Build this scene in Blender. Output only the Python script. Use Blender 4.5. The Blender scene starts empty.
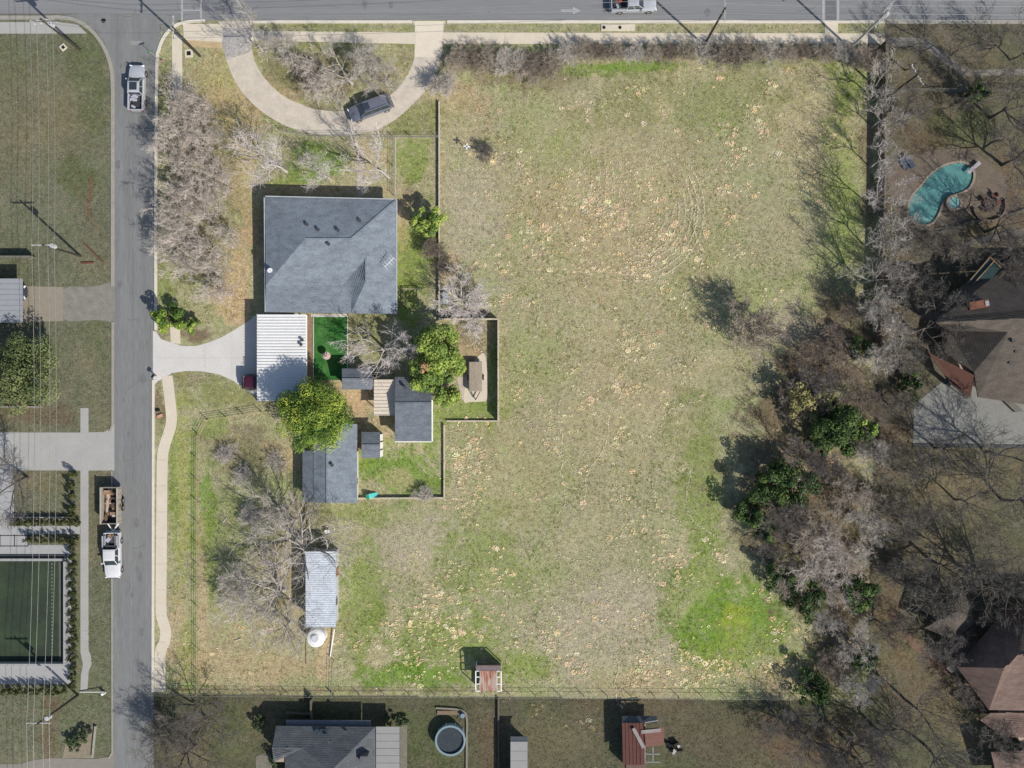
import bpy, math, random
import numpy as np
from mathutils import Vector, Matrix
from mathutils.geometry import tessellate_polygon

# ---------------------------------------------------------------- camera, sky, sun, exposure
scene = bpy.context.scene
COL = scene.collection
H = 110.0                      # flying height of the camera, metres
PPM = 8.0                      # pixels per metre on the ground
cam_d = bpy.data.cameras.new('camera')
cam = bpy.data.objects.new('camera', cam_d)
COL.objects.link(cam)
cam.location = (0, 0, H)
cam_d.sensor_width = 36
cam_d.lens = 36 * H / 128.0
cam_d.clip_end = 3000
scene.camera = cam
SUN_EL = math.radians(41)
SUN_DIR = Vector((0.735 * math.cos(SUN_EL), -0.678 * math.cos(SUN_EL), math.sin(SUN_EL)))
world = bpy.data.worlds.new('World')
scene.world = world
world.use_nodes = True
wn = world.node_tree
bg = wn.nodes['Background']
sky = wn.nodes.new('ShaderNodeTexSky')
sky.sky_type = 'NISHITA'
sky.sun_disc = False
sky.sun_elevation = SUN_EL
sky.sun_rotation = math.atan2(SUN_DIR.x, SUN_DIR.y)
wn.links.new(sky.outputs[0], bg.inputs[0])
bg.inputs[1].default_value = 0.09
sun_d = bpy.data.lights.new('sun', 'SUN')
sun_d.energy = 3.8
sun_d.angle = math.radians(0.5)
sun_d.color = (1.0, 0.945, 0.86)
sun = bpy.data.objects.new('sun', sun_d)
COL.objects.link(sun)
sun.location = (40, -40, 60)
sun.rotation_euler = SUN_DIR.to_track_quat('Z', 'Y').to_euler()
scene.render.engine = 'CYCLES'
scene.view_settings.view_transform = 'Standard'
scene.view_settings.look = 'None'
scene.view_settings.exposure = 0.55
scene.view_settings.gamma = 1
scene.cycles.max_bounces = 5
scene.cycles.transparent_max_bounces = 4

# ---------------------------------------------------------------- helpers
R = math.radians
rnd = random.Random(7)

def W(px, py, z=0.0):
    """photo pixel + height -> world point"""
    s = (1 - z / H) / PPM
    return Vector(((px - 512) * s, (384 - py) * s, z))

def lin(c):
    c = c / 255.0
    return c / 12.92 if c <= 0.04045 else ((c + 0.055) / 1.055) ** 2.4

KB = 1.30
def T(r, g, b, k=KB):
    """albedo of a sunlit flat surface seen as this sRGB colour"""
    return (min(.85, lin(r) / k), min(.85, lin(g) / k), min(.85, lin(b) / k))

MATS = {}
def mat(name, col, rough=0.85, amt=0.25, scale=1.5, fine=12.0, metal=0.0, bump=0.0, spec=0.3, col2=None, stretch=None, attr=False, emit=None):
    if name in MATS:
        return MATS[name]
    m = bpy.data.materials.new(name)
    m.use_nodes = True
    nt = m.node_tree
    N, L = nt.nodes, nt.links
    b = N['Principled BSDF']
    b.inputs['Roughness'].default_value = rough
    b.inputs['Metallic'].default_value = metal
    b.inputs['Specular IOR Level'].default_value = spec
    geo = N.new('ShaderNodeNewGeometry')
    mp = N.new('ShaderNodeMapping')
    L.new(geo.outputs['Position'], mp.inputs[0])
    if stretch:
        mp.inputs['Scale'].default_value = stretch
    n1 = N.new('ShaderNodeTexNoise'); n1.inputs['Scale'].default_value = scale
    n1.inputs['Detail'].default_value = 6; n1.inputs['Roughness'].default_value = 0.65
    n2 = N.new('ShaderNodeTexNoise'); n2.inputs['Scale'].default_value = fine; n2.inputs['Detail'].default_value = 3
    L.new(mp.outputs[0], n1.inputs['Vector']); L.new(mp.outputs[0], n2.inputs['Vector'])
    add = N.new('ShaderNodeMath'); add.operation = 'ADD'
    L.new(n1.outputs['Fac'], add.inputs[0]); L.new(n2.outputs['Fac'], add.inputs[1])
    mr = N.new('ShaderNodeMapRange')
    mr.inputs['From Min'].default_value = 0.7; mr.inputs['From Max'].default_value = 1.3
    mr.inputs['To Min'].default_value = 1 - amt; mr.inputs['To Max'].default_value = 1 + amt
    L.new(add.outputs[0], mr.inputs['Value'])
    mul = N.new('ShaderNodeVectorMath'); mul.operation = 'SCALE'
    if attr:
        at = N.new('ShaderNodeAttribute'); at.attribute_name = 'Col'
        L.new(at.outputs['Color'], mul.inputs[0])
    elif col2:
        n3 = N.new('ShaderNodeTexNoise'); n3.inputs['Scale'].default_value = scale * 0.6; n3.inputs['Detail'].default_value = 5
        L.new(mp.outputs[0], n3.inputs['Vector'])
        cr = N.new('ShaderNodeMapRange'); cr.inputs['From Min'].default_value = .42; cr.inputs['From Max'].default_value = .58
        L.new(n3.outputs['Fac'], cr.inputs['Value'])
        mx = N.new('ShaderNodeMix'); mx.data_type = 'RGBA'
        mx.inputs['A'].default_value = (*col, 1); mx.inputs['B'].default_value = (*col2, 1)
        L.new(cr.outputs[0], mx.inputs['Factor'])
        L.new(mx.outputs['Result'], mul.inputs[0])
    else:
        mul.inputs[0].default_value = col
    L.new(mr.outputs[0], mul.inputs['Scale'])
    L.new(mul.outputs[0], b.inputs['Base Color'])
    if bump:
        bp = N.new('ShaderNodeBump'); bp.inputs['Strength'].default_value = bump; bp.inputs['Distance'].default_value = 0.05
        L.new(add.outputs[0], bp.inputs['Height']); L.new(bp.outputs[0], b.inputs['Normal'])
    MATS[name] = m
    return m

class MB:
    def __init__(s):
        s.v = []; s.f = []; s.c = []
    def add(s, vs, fs, col=None):
        o = len(s.v)
        s.v.extend([tuple(q) for q in vs]); s.f.extend([tuple(i + o for i in q) for q in fs])
        if col is not None:
            s.c.extend([col] * len(vs))
        return s
    def box(s, c, d, rz=0.0, tilt=None):
        hx, hy, hz = d[0] / 2, d[1] / 2, d[2] / 2
        M = Matrix.Rotation(rz, 3, 'Z')
        if tilt: M = M @ Matrix.Rotation(tilt[1], 3, 'Y') @ Matrix.Rotation(tilt[0], 3, 'X')
        vs = [M @ Vector((x * hx, y * hy, z * hz)) + Vector(c) for z in (-1, 1) for x, y in ((-1, -1), (1, -1), (1, 1), (-1, 1))]
        return s.add(vs, [(3, 2, 1, 0), (4, 5, 6, 7), (0, 1, 5, 4), (1, 2, 6, 5), (2, 3, 7, 6), (3, 0, 4, 7)])
    def bar(s, a, b, w, h=None):
        a, b = Vector(a), Vector(b); h = h or w
        d = (b - a); l = d.length; d.normalize()
        up = Vector((0, 0, 1)) if abs(d.z) < .95 else Vector((1, 0, 0))
        x = d.cross(up).normalized(); y = x.cross(d).normalized()
        vs = []
        for p in (a, b):
            for i, j in ((-1, -1), (1, -1), (1, 1), (-1, 1)):
                vs.append(p + x * i * w / 2 + y * j * h / 2)
        return s.add(vs, [(0, 1, 2, 3), (7, 6, 5, 4), (0, 4, 5, 1), (1, 5, 6, 2), (2, 6, 7, 3), (3, 7, 4, 0)])
    def prism(s, poly, z0, z1):
        n = len(poly)
        a = sum(poly[i][0] * poly[(i + 1) % n][1] - poly[(i + 1) % n][0] * poly[i][1] for i in range(n))
        if a < 0: poly = poly[::-1]
        vs = [(p[0], p[1], z0) for p in poly] + [(p[0], p[1], z1) for p in poly]
        fs = [tuple(range(n, 2 * n)), tuple(range(n - 1, -1, -1))]
        fs += [(i, (i + 1) % n, n + (i + 1) % n, n + i) for i in range(n)]
        return s.add(vs, fs)
    def tube(s, pts, rad, n=6, cap=True):
        pts = [Vector(p) for p in pts]
        if not hasattr(rad, '__len__'): rad = [rad] * len(pts)
        vs = []; fs = []
        for i, p in enumerate(pts):
            d = (pts[min(i + 1, len(pts) - 1)] - pts[max(i - 1, 0)])
            if d.length < 1e-6: d = Vector((0, 0, 1))
            d.normalize()
            up = Vector((0, 0, 1)) if abs(d.z) < .9 else Vector((1, 0, 0))
            x = d.cross(up).normalized(); y = x.cross(d)
            for k in range(n):
                t = 2 * math.pi * k / n
                vs.append(p + (x * math.cos(t) + y * math.sin(t)) * rad[i])
        for i in range(len(pts) - 1):
            for k in range(n):
                k2 = (k + 1) % n
                fs.append((i * n + k, i * n + k2, (i + 1) * n + k2, (i + 1) * n + k))
        if cap:
            fs.append(tuple(range(n - 1, -1, -1))); o = (len(pts) - 1) * n
            fs.append(tuple(range(o, o + n)))
        return s.add(vs, fs)
    def cyl(s, c, r, h, n=20, r2=None):
        c = Vector(c)
        return s.tube([c, c + Vector((0, 0, h))], [r, r if r2 is None else r2], n)
    def ring(s, c, r0, r1, z0, z1, n=36):
        vs = []; fs = []
        for k in range(n):
            t = 2 * math.pi * k / n
            for r, z in ((r0, z0), (r1, z0), (r1, z1), (r0, z1)):
                vs.append((c[0] + r * math.cos(t), c[1] + r * math.sin(t), z))
        for k in range(n):
            a, b = k * 4, ((k + 1) % n) * 4
            for j in range(4):
                j2 = (j + 1) % 4
                fs.append((a + j, b + j, b + j2, a + j2))
        return s.add(vs, fs)
    def solid(s, vs, faces, th):
        """top faces (any heights) thickened downward"""
        vs = [Vector(q) for q in vs]; n = len(vs)
        out = [f if sum((vs[f[i]].x * vs[f[(i + 1) % len(f)]].y - vs[f[(i + 1) % len(f)]].x * vs[f[i]].y) for i in range(len(f))) > 0 else f[::-1] for f in faces]
        edges = {}
        for f in out:
            for i in range(len(f)):
                edges[(f[i], f[(i + 1) % len(f)])] = 1
        fs = list(out) + [tuple(i + n for i in f[::-1]) for f in out]
        for (a, b) in edges:
            if (b, a) not in edges:
                fs.append((a, a + n, b + n, b))
        return s.add(vs + [v - Vector((0, 0, th)) for v in vs], fs)
    def build(s, name, m, parent=None, smooth=False, local=False, label=None):
        me = bpy.data.meshes.new(name)
        vs = s.v
        if parent is not None and not local:
            o = ORG[parent.name]
            vs = [(q[0] - o[0], q[1] - o[1], q[2] - o[2]) for q in vs]
        me.from_pydata(vs, [], s.f)
        if s.c and len(s.c) == len(s.v):
            ca = me.color_attributes.new('Col', 'FLOAT_COLOR', 'POINT')
            ca.data.foreach_set('color', np.array([(*c, 1.0) for c in s.c], dtype=np.float32).ravel())
        if smooth:
            me.polygons.foreach_set('use_smooth', [True] * len(me.polygons))
        me.materials.append(m)
        ob = bpy.data.objects.new(name, me)
        COL.objects.link(ob)
        if parent is not None:
            ob.parent = parent; ORG[ob.name] = ORG[parent.name]
        else:
            ORG[ob.name] = (0, 0, 0)
        if label: ob['label'] = label
        return ob
ORG = {}

def tag(o, label, cat, group=None, kind=None):
    o['label'] = label; o['category'] = cat
    if group: o['group'] = group
    if kind: o['kind'] = kind
    return o
def thing(name, label, cat, loc, rz=0.0, group=None, kind=None):
    o = bpy.data.objects.new(name, None)
    o.empty_display_size = 0.3
    COL.objects.link(o)
    o.location = loc; o.rotation_euler = (0, 0, rz)
    ORG[o.name] = tuple(loc)
    return tag(o, label, cat, group, kind)
def struct(name, mb, m):
    o = mb.build(name, m); o['kind'] = 'structure'; return o
def copy_tree(o, loc, rz=0.0, sc=None, label=None, parent=None):
    c = o.copy(); COL.objects.link(c)
    if parent is None:
        c.location = loc; c.rotation_euler = (0, 0, rz)
        if sc: c.scale = sc
        if label: c['label'] = label
        ORG[c.name] = tuple(loc)
    else:
        c.parent = parent; ORG[c.name] = ORG[parent.name]
    for ch in [q for q in list(o.children)]:
        copy_tree(ch, None, parent=c)
    return c
def P2(pts, z=0.0):
    return [W(x, y, z)[:2] for x, y in pts]
def smooth_line(pts, n=6, closed=False):
    """Catmull-Rom through the points"""
    P = [Vector(p[:2]) for p in pts]; out = []; m = len(P)
    rng = range(m) if closed else range(m - 1)
    for i in rng:
        if closed: p0, p1, p2, p3 = P[(i - 1) % m], P[i], P[(i + 1) % m], P[(i + 2) % m]
        else: p0, p1, p2, p3 = P[max(i - 1, 0)], P[i], P[i + 1], P[min(i + 2, m - 1)]
        for k in range(n):
            t = k / n
            q = 0.5 * ((2 * p1) + (p2 - p0) * t + (2 * p0 - 5 * p1 + 4 * p2 - p3) * t * t + (3 * p1 - p0 - 3 * p2 + p3) * t ** 3)
            out.append((q.x, q.y))
    if not closed: out.append(tuple(P[-1]))
    return out
def strip(mb, pts, w, z0, z1):
    """a band of width w (metres) along world points"""
    P = [Vector(p[:2]) for p in pts]; L = []; Rr = []
    for i, p in enumerate(P):
        d = (P[min(i + 1, len(P) - 1)] - P[max(i - 1, 0)]).normalized()
        nrm = Vector((-d.y, d.x)) * w / 2
        L.append(p + nrm); Rr.append(p - nrm)
    for i in range(len(P) - 1):
        pass
    return mb.prism([tuple(q) for q in L] + [tuple(q) for q in Rr[::-1]], z0, z1)
ORD = ['first', 'second', 'third', 'fourth', 'fifth', 'sixth', 'seventh', 'eighth', 'ninth', 'tenth', 'eleventh', 'twelfth', 'thirteenth', 'fourteenth', 'fifteenth', 'sixteenth', 'seventeenth', 'eighteenth', 'nineteenth', 'twentieth', 'twenty first', 'twenty second', 'twenty third', 'twenty fourth', 'twenty fifth']

# ---------------------------------------------------------------- ground colour (kinds of grass, bare soil, litter, painted thicket shade)
def vnoise(x, y, sc, seed):
    r = np.random.RandomState(seed); g = r.rand(256, 256)
    x = x / sc; y = y / sc
    xi = np.floor(x).astype(int); yi = np.floor(y).astype(int)
    fx = x - xi; fy = y - yi; fx = fx * fx * (3 - 2 * fx); fy = fy * fy * (3 - 2 * fy)
    a = g[xi % 256, yi % 256]; b = g[(xi + 1) % 256, yi % 256]; c = g[xi % 256, (yi + 1) % 256]; d = g[(xi + 1) % 256, (yi + 1) % 256]
    return (a * (1 - fx) + b * fx) * (1 - fy) + (c * (1 - fx) + d * fx) * fy
def fbm(x, y, sc, seed):
    return (vnoise(x, y, sc, seed) * .5 + vnoise(x, y, sc / 2.1, seed + 1) * .28 + vnoise(x, y, sc / 4.3, seed + 2) * .22)
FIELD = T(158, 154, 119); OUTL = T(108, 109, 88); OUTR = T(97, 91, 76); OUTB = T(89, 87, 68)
G1 = T(130, 147, 70); G2 = T(110, 142, 46); DRY = T(174, 158, 122); DIRT = T(190, 164, 128); GREY = T(174, 163, 140); BROWN = T(122, 106, 86); STRAW = T(184, 164, 122); OLIVE = T(136, 138, 86); YGR = T(156, 164, 60); LITTER_SHADE = T(106, 90, 72)  # east thicket floor: leaf litter colour darkened to paint in the deep shade
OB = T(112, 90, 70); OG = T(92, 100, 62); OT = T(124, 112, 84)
# (px, py, rx, ry, degrees, colour, strength)
BLOBS = [
 (560,170,90,70,0,DRY,.35),(640,215,90,80,0,DRY,.40),(560,260,60,80,0,DIRT,.16),(640,330,70,80,0,DRY,.25),(560,420,80,90,0,DRY,.2),
 (600,640,90,40,0,GREY,.6),(625,600,40,30,0,GREY,.6),(430,545,55,30,-10,GREY,.7),(500,480,45,50,0,DRY,.35),(470,200,30,60,0,GREY,.5),(470,230,25,40,0,GREY,.5),
 (465,120,25,40,0,DRY,.4),(455,95,30,20,0,DIRT,.4),(520,75,60,12,0,BROWN,.45),(640,66,55,5,0,G2,.75),(760,64,60,4,0,G2,.4),(590,70,25,6,0,G2,.5),(560,150,35,25,0,G1,.3),(820,120,50,60,0,DRY,.5),
 (850,85,20,26,0,G1,.6),(840,160,16,55,0,G1,.45),(845,230,14,45,0,G1,.45),(868,150,7,90,0,BROWN,.7),(700,100,90,30,0,OLIVE,.5),
 (480,570,55,35,0,G1,.5),(440,640,60,35,0,G1,.7),(400,675,45,14,0,G2,.8),(360,600,20,60,0,G1,.6),(530,665,28,16,0,G1,.75),(480,520,30,30,0,G1,.35),
 (700,600,34,50,20,G1,.6),(708,622,26,32,20,G2,.75),(752,612,32,30,30,G2,.85),(735,625,14,20,10,YGR,.6),(720,655,30,14,10,YGR,.4),(700,500,22,80,0,G1,.65),(690,440,30,50,0,OLIVE,.5),(735,655,50,25,0,G1,.6),(700,640,20,12,0,G2,.5),(770,640,25,20,0,G1,.5),(650,680,60,14,0,DRY,.6),(780,675,50,16,0,DIRT,.5),
 (820,350,45,40,0,BROWN,.85),(830,300,25,30,0,BROWN,.6),(800,420,40,70,0,LITTER_SHADE,.75),(820,520,55,80,0,LITTER_SHADE,.85),(840,620,30,70,0,BROWN,.85),(860,400,15,60,0,BROWN,.8),(780,320,30,25,0,GREY,.6),(770,330,40,20,0,GREY,.5),
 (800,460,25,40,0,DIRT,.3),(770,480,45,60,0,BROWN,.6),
 (215,180,60,110,0,BROWN,.45),(165,130,10,60,0,OLIVE,.6),(247,150,12,90,0,STRAW,.6),(225,70,35,30,0,STRAW,.45),(235,110,25,35,0,STRAW,.6),(240,280,15,50,0,DIRT,.7),(230,305,20,20,0,DIRT,.8),(195,335,25,6,0,BROWN,.9),(165,290,8,25,0,G1,.5),
 (300,85,50,25,0,BROWN,.6),(330,70,60,20,0,BROWN,.45),(270,75,25,25,0,OLIVE,.5),(285,98,30,10,30,DIRT,.5),(330,44,90,5,0,OLIVE,.6),(320,28,110,4,0,OLIVE,.6),
 (315,165,30,20,0,G2,.75),(280,185,12,8,0,G1,.6),(375,155,20,25,0,DIRT,.4),(410,160,22,25,0,G1,.7),(330,190,80,5,0,DIRT,.5),(415,120,35,15,-20,OLIVE,.7),(410,200,15,15,0,BROWN,.5),
 (412,260,22,60,0,G1,.75),(405,290,15,40,0,G1,.5),(402,215,8,30,0,DIRT,.5),(365,330,25,20,0,OLIVE,.6),(350,400,30,22,0,DIRT,.95),(330,380,12,12,0,DIRT,.6),(385,425,12,20,0,DIRT,.5),(360,440,12,25,0,DIRT,.6),
 (405,470,45,28,0,G2,.8),(430,440,14,40,0,G1,.7),(400,478,18,12,0,DRY,.6),(465,340,28,22,0,BROWN,.6),(460,360,20,25,0,DIRT,.6),(470,410,28,12,0,G1,.7),(493,370,6,50,0,G1,.6),(465,290,35,25,0,GREY,.5),(447,265,12,12,0,DIRT,.5),
 (185,400,16,20,0,OLIVE,.8),(182,480,9,110,0,T(156,158,92),.8),(194,520,4.5,110,0,G2,.5),(174,500,4,80,0,G1,.6),(190,380,20,10,0,BROWN,.4),(220,395,35,15,0,OLIVE,.8),(180,640,14,40,0,DIRT,.5),(190,660,10,50,0,G1,.5),(158,400,5,20,0,BROWN,.7),
 (235,450,30,30,0,BROWN,.5),(215,425,14,14,0,G1,.6),(207,500,7,40,0,G2,.7),(203,600,6,80,0,DIRT,.5),(212,560,10,40,0,G1,.6),(240,520,35,40,0,G1,.35),(280,560,30,20,0,DIRT,.4),(290,455,22,18,0,DIRT,.5),(290,510,30,10,0,BROWN,.5),
 (270,640,60,40,0,DRY,.5),(240,670,60,16,0,DIRT,.4),(325,650,9,40,0,DIRT,.6),(300,690,150,3,0,BROWN,.5),(360,515,40,12,0,G1,.5),(315,520,30,10,0,BROWN,.4),
 (30,120,60,60,0,OT,.3),(80,180,25,20,0,OG,.6),(90,70,20,60,0,OG,.5),(90,195,2.2,18,5,OB,.9),(90,215,1.5,30,-30,OB,.5),(30,415,50,10,0,OB,.5),(50,735,10,45,0,OB,.55),(95,340,18,30,0,OG,.4),(100,480,10,60,0,OT,.4),(45,480,30,16,0,OT,.45),
 (940,70,60,30,0,OT,.35),(960,130,30,20,0,OG,.6),(930,175,50,40,0,OB,.5),(895,450,18,50,0,OB,.4),(960,480,60,30,0,OT,.6),(930,560,30,40,0,OT,.4),(900,640,30,40,0,OT,.6),(930,690,40,40,0,OB,.4),(960,710,30,40,0,OT,.5),(890,600,14,40,0,OB,.5),(1000,200,40,40,0,OB,.5),(900,290,20,40,0,OB,.3),(990,340,60,40,0,OB,.5),
 (300,715,40,10,0,OG,.3),(235,735,25,30,0,OG,.5),(430,740,30,40,0,OG,.5),(560,740,60,30,0,OT,.35),(650,705,60,10,0,OB,.3),(490,745,15,30,0,OB,.4),(720,735,60,30,0,OB,.2),(820,745,50,30,0,OB,.6),
]
LOT = [(157, 40), (160, 34), (172, 22), (190, 20), (885, 20), (866, 701), (151, 693)]
def inside(px, py, poly):
    r = np.zeros(px.shape, bool); n = len(poly)
    for i in range(n):
        x1, y1 = poly[i]; x2, y2 = poly[(i + 1) % n]
        c = ((y1 > py) != (y2 > py)) & (px < (x2 - x1) * (py - y1) / (y2 - y1 + 1e-9) + x1)
        r ^= c
    return r
def ground_colour(px, py):
    c = np.zeros(px.shape + (3,))
    lot = inside(px, py, LOT)
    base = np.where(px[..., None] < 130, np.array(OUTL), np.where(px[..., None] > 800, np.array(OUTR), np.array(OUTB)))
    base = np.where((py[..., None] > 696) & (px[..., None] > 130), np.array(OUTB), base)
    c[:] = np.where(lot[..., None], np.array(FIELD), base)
    n1 = fbm(px, py, 60, 3); n2 = fbm(px, py, 18, 9); n3 = vnoise(px, py, 4, 21)
    g = np.clip((n1 - .50) * 3.2, 0, 1) * .42
    c = c * (1 - g[..., None]) + np.where(lot[..., None], np.array(G1), np.array(OG)) * g[..., None]
    d = np.clip((.47 - n1) * 3.0 + (n2 - .5) * 1.2, 0, 1) * .45
    c = c * (1 - d[..., None]) + np.where(lot[..., None], np.array(DRY), np.array(OT)) * d[..., None]
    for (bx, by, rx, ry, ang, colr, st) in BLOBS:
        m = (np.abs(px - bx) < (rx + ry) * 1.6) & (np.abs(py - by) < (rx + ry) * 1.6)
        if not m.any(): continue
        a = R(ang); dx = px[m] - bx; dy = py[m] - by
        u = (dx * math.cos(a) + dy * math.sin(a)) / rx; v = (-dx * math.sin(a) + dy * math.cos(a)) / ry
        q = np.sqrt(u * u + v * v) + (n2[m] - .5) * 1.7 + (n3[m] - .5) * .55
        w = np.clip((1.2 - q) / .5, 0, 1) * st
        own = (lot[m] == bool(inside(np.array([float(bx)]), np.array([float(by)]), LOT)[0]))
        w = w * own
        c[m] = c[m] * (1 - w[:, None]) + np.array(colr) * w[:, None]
    m1 = np.clip((vnoise(px, py, 7, 61) * .6 + vnoise(px, py, 2.6, 62) * .6 - .62) * 3, 0, 1) * .35
    m2 = np.clip((vnoise(px, py, 5, 63) * .6 + vnoise(px, py, 2.2, 64) * .6 - .64) * 3, 0, 1) * .4
    lum = c.mean(-1, keepdims=True)
    c = c * (1 - m1[..., None]) + (c * np.array([.72, .92, .6])) * m1[..., None]
    c = c * (1 - m2[..., None]) + (lum * np.array([1.45, 1.22, .92])) * m2[..., None]
    c *= (0.86 + .28 * n2 + .1 * (n3 - .5))[..., None]
    return c
# ---------------------------------------------------------------- ground sheet
POOL = smooth_line([(909, 208), (913, 196), (922, 186), (931, 175), (945, 166), (961, 163), (971, 168), (973, 178), (968, 188), (958, 193), (948, 196), (942, 203), (938, 214), (931, 223), (921, 224), (911, 219)], 6, True)
SPA = (953, 203.5, 9.5)
def ground():
    step = 0.2
    x0, x1, y0, y1 = -72, 72, -54, 54
    nx = int(round((x1 - x0) / step)); ny = int(round((y1 - y0) / step))
    xs = np.linspace(x0, x1, nx + 1); ys = np.linspace(y0, y1, ny + 1)
    X, Y = np.meshgrid(xs, ys)
    px = X * PPM + 512; py = 384 - Y * PPM
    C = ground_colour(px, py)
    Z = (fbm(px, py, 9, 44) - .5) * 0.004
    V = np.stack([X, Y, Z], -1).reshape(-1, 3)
    idx = np.arange((nx + 1) * (ny + 1)).reshape(ny + 1, nx + 1)
    F = np.stack([idx[:-1, :-1], idx[:-1, 1:], idx[1:, 1:], idx[1:, :-1]], -1).reshape(-1, 4)
    cx = (px[:-1, :-1] + px[1:, 1:]).reshape(-1) / 2; cy = (py[:-1, :-1] + py[1:, 1:]).reshape(-1) / 2
    hole = inside(cx, cy, POOL)
    F = F[~hole]
    # outer ring to the horizon
    B = 1500.0
    ob = len(V)
    OV = np.array([(-B, -B, 0), (B, -B, 0), (B, B, 0), (-B, B, 0)])
    cor = [idx[0, 0], idx[0, nx], idx[ny, nx], idx[ny, 0]]
    ring = np.array([(ob, ob + 1, cor[1], cor[0]), (ob + 1, ob + 2, cor[2], cor[1]), (ob + 2, ob + 3, cor[3], cor[2]), (ob + 3, ob, cor[0], cor[3])])
    V = np.concatenate([V, OV]); F = np.concatenate([F, ring])
    C = np.concatenate([C.reshape(-1, 3), np.tile(np.array(OUTL), (4, 1))])
    me = bpy.data.meshes.new('ground')
    me.vertices.add(len(V)); me.vertices.foreach_set('co', V.astype(np.float32).ravel())
    me.loops.add(len(F) * 4); me.loops.foreach_set('vertex_index', F.astype(np.int32).ravel())
    me.polygons.add(len(F)); me.polygons.foreach_set('loop_start', np.arange(0, len(F) * 4, 4, dtype=np.int32))
    me.update(calc_edges=True)
    ca = me.color_attributes.new('Col', 'FLOAT_COLOR', 'POINT')
    ca.data.foreach_set('color', np.concatenate([C, np.ones((len(C), 1))], 1).astype(np.float32).ravel())
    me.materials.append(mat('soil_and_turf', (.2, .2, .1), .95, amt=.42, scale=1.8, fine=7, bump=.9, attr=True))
    o = bpy.data.objects.new('ground', me); COL.objects.link(o)
    o['kind'] = 'structure'
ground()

# ---------------------------------------------------------------- roads, kerbs, walks
M_ASPH = mat('asphalt', T(131, 132, 133), .92, amt=.13, scale=.5, fine=5, stretch=(.08, 2.0, 1))
M_ASPH2 = mat('asphalt_side', T(126, 127, 126), .92, amt=.2, scale=.5, fine=6, stretch=(2.2, .12, 1))
M_CONC = mat('pale_concrete', T(212, 201, 182), .9, amt=.09, scale=.5, fine=6)
M_CONCW = mat('white_concrete', T(206, 203, 198), .9, amt=.09, scale=.4, fine=5)
M_CONCG = mat('grey_concrete', T(168, 167, 163), .9, amt=.09, scale=.5, fine=6)
M_CONCD = mat('old_concrete', T(188, 176, 160), .9, amt=.18, scale=.7, fine=5)
M_KERB = mat('kerb_concrete', T(156, 152, 143), .9, amt=.14, scale=1, fine=6)
M_KERBL = mat('kerb_concrete_pale', T(214, 207, 194), .9, amt=.1, scale=1, fine=6)
M_DARK = mat('dark_joint', T(92, 86, 76), .9, amt=.2)
M_PAINT = mat('road_paint', T(168, 168, 168), .8, amt=.22, scale=3, fine=14)
M_TAR = mat('tar_patch', T(112, 112, 113), .9, amt=.15, scale=1)

def slab(name, pts, z1, m, smooth=0, closed=True):
    if smooth: pts = smooth_line(pts, smooth, True)
    return struct(name, MB().prism(P2(pts), -0.05, z1), m)
struct('main_street', MB().prism([W(-2500, 20)[:2], W(-2500, -150)[:2], W(3500, -150)[:2], W(3500, 20)[:2]], -0.05, 0.008), M_ASPH)
side = [(152, 20)] + [(112, 20)] 
sidep = [(60, 14), (95, 30), (104, 42), (110, 58), (113, 80), (113, 440), (112, 520), (112, 900), (112, 3500), (154, 3500), (154, 900), (153, 400), (155, 150), (157, 60), (160, 42), (166, 32), (175, 22), (190, 14)]
struct('side_street', MB().prism(P2(sidep), -0.05, 0.012), M_ASPH2)
# street joints and markings
j = MB()
for y in (-6, 14.3, 33):
    pass
j.bar(W(-600, 14.0, .012), W(1700, 14.0, .012), .05, .006)
j.bar(W(90, 33, .0145), W(160, 33, .0145), .06, .005)
j.bar(W(133, 60, .0145), W(133, 1500, .0145), .035, .005)
struct('street_joint', j, M_TAR)
p = MB()
for x in (182, 201): p.box(W(x, 4, .012), (.22, 4.6, .008))
p.box(W(191.5, 10, .012), (2.15, .22, .008))
struct('crosswalk_paint', p, M_PAINT)
p = MB()
for x in (823.5, 838): p.box(W(x, 4, .012), (.3, 4.4, .008))
struct('crosswalk_bar', p, M_PAINT)
struct('street_patch', MB().box(W(831, 3, .011), (1.3, 4.3, .007)), M_TAR)
p = MB()
p.box(W(567, 10.6, .012), (1.5, .3, .008)); a = W(573, 10.6)
p.prism([(a.x, a.y - .45), (a.x + 1.0, a.y), (a.x, a.y + .45)], .008, .0165)
struct('turn_arrow', p, M_PAINT)
# pavement cracks and patches
p = MB()
p.prism(P2([(130, 41), (141, 41), (142, 45), (131, 45)]), .009, .0165)
struct('road_patch', p, mat('light_patch', T(146, 145, 142), .9, amt=.15))
rc_ = random.Random(31)
p = MB()
for k in range(26):
    if k % 2: x, y, a = rc_.uniform(118, 150), rc_.uniform(40, 760), rc_.choice([0, 90]) + rc_.uniform(-25, 25)
    else: x, y, a = rc_.uniform(0, 1024), rc_.uniform(1, 15), rc_.choice([0, 0, 90]) + rc_.uniform(-25, 25)
    pts = [(x, y)]
    for s_ in range(rc_.randint(3, 9)):
        a += rc_.uniform(-35, 35); pts.append((pts[-1][0] + 3 * math.cos(R(a)), pts[-1][1] + 3 * math.sin(R(a))))
    pts = [q for q in pts if (q[1] < 16 or 115 < q[0] < 151)]
    for i in range(len(pts) - 1): p.bar(W(*pts[i], .0125), W(*pts[i + 1], .0125), .05, .006)
struct('pavement_crack', p, mat('crack_tar', T(104, 104, 104), .9, amt=.2))
p = MB()
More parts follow.
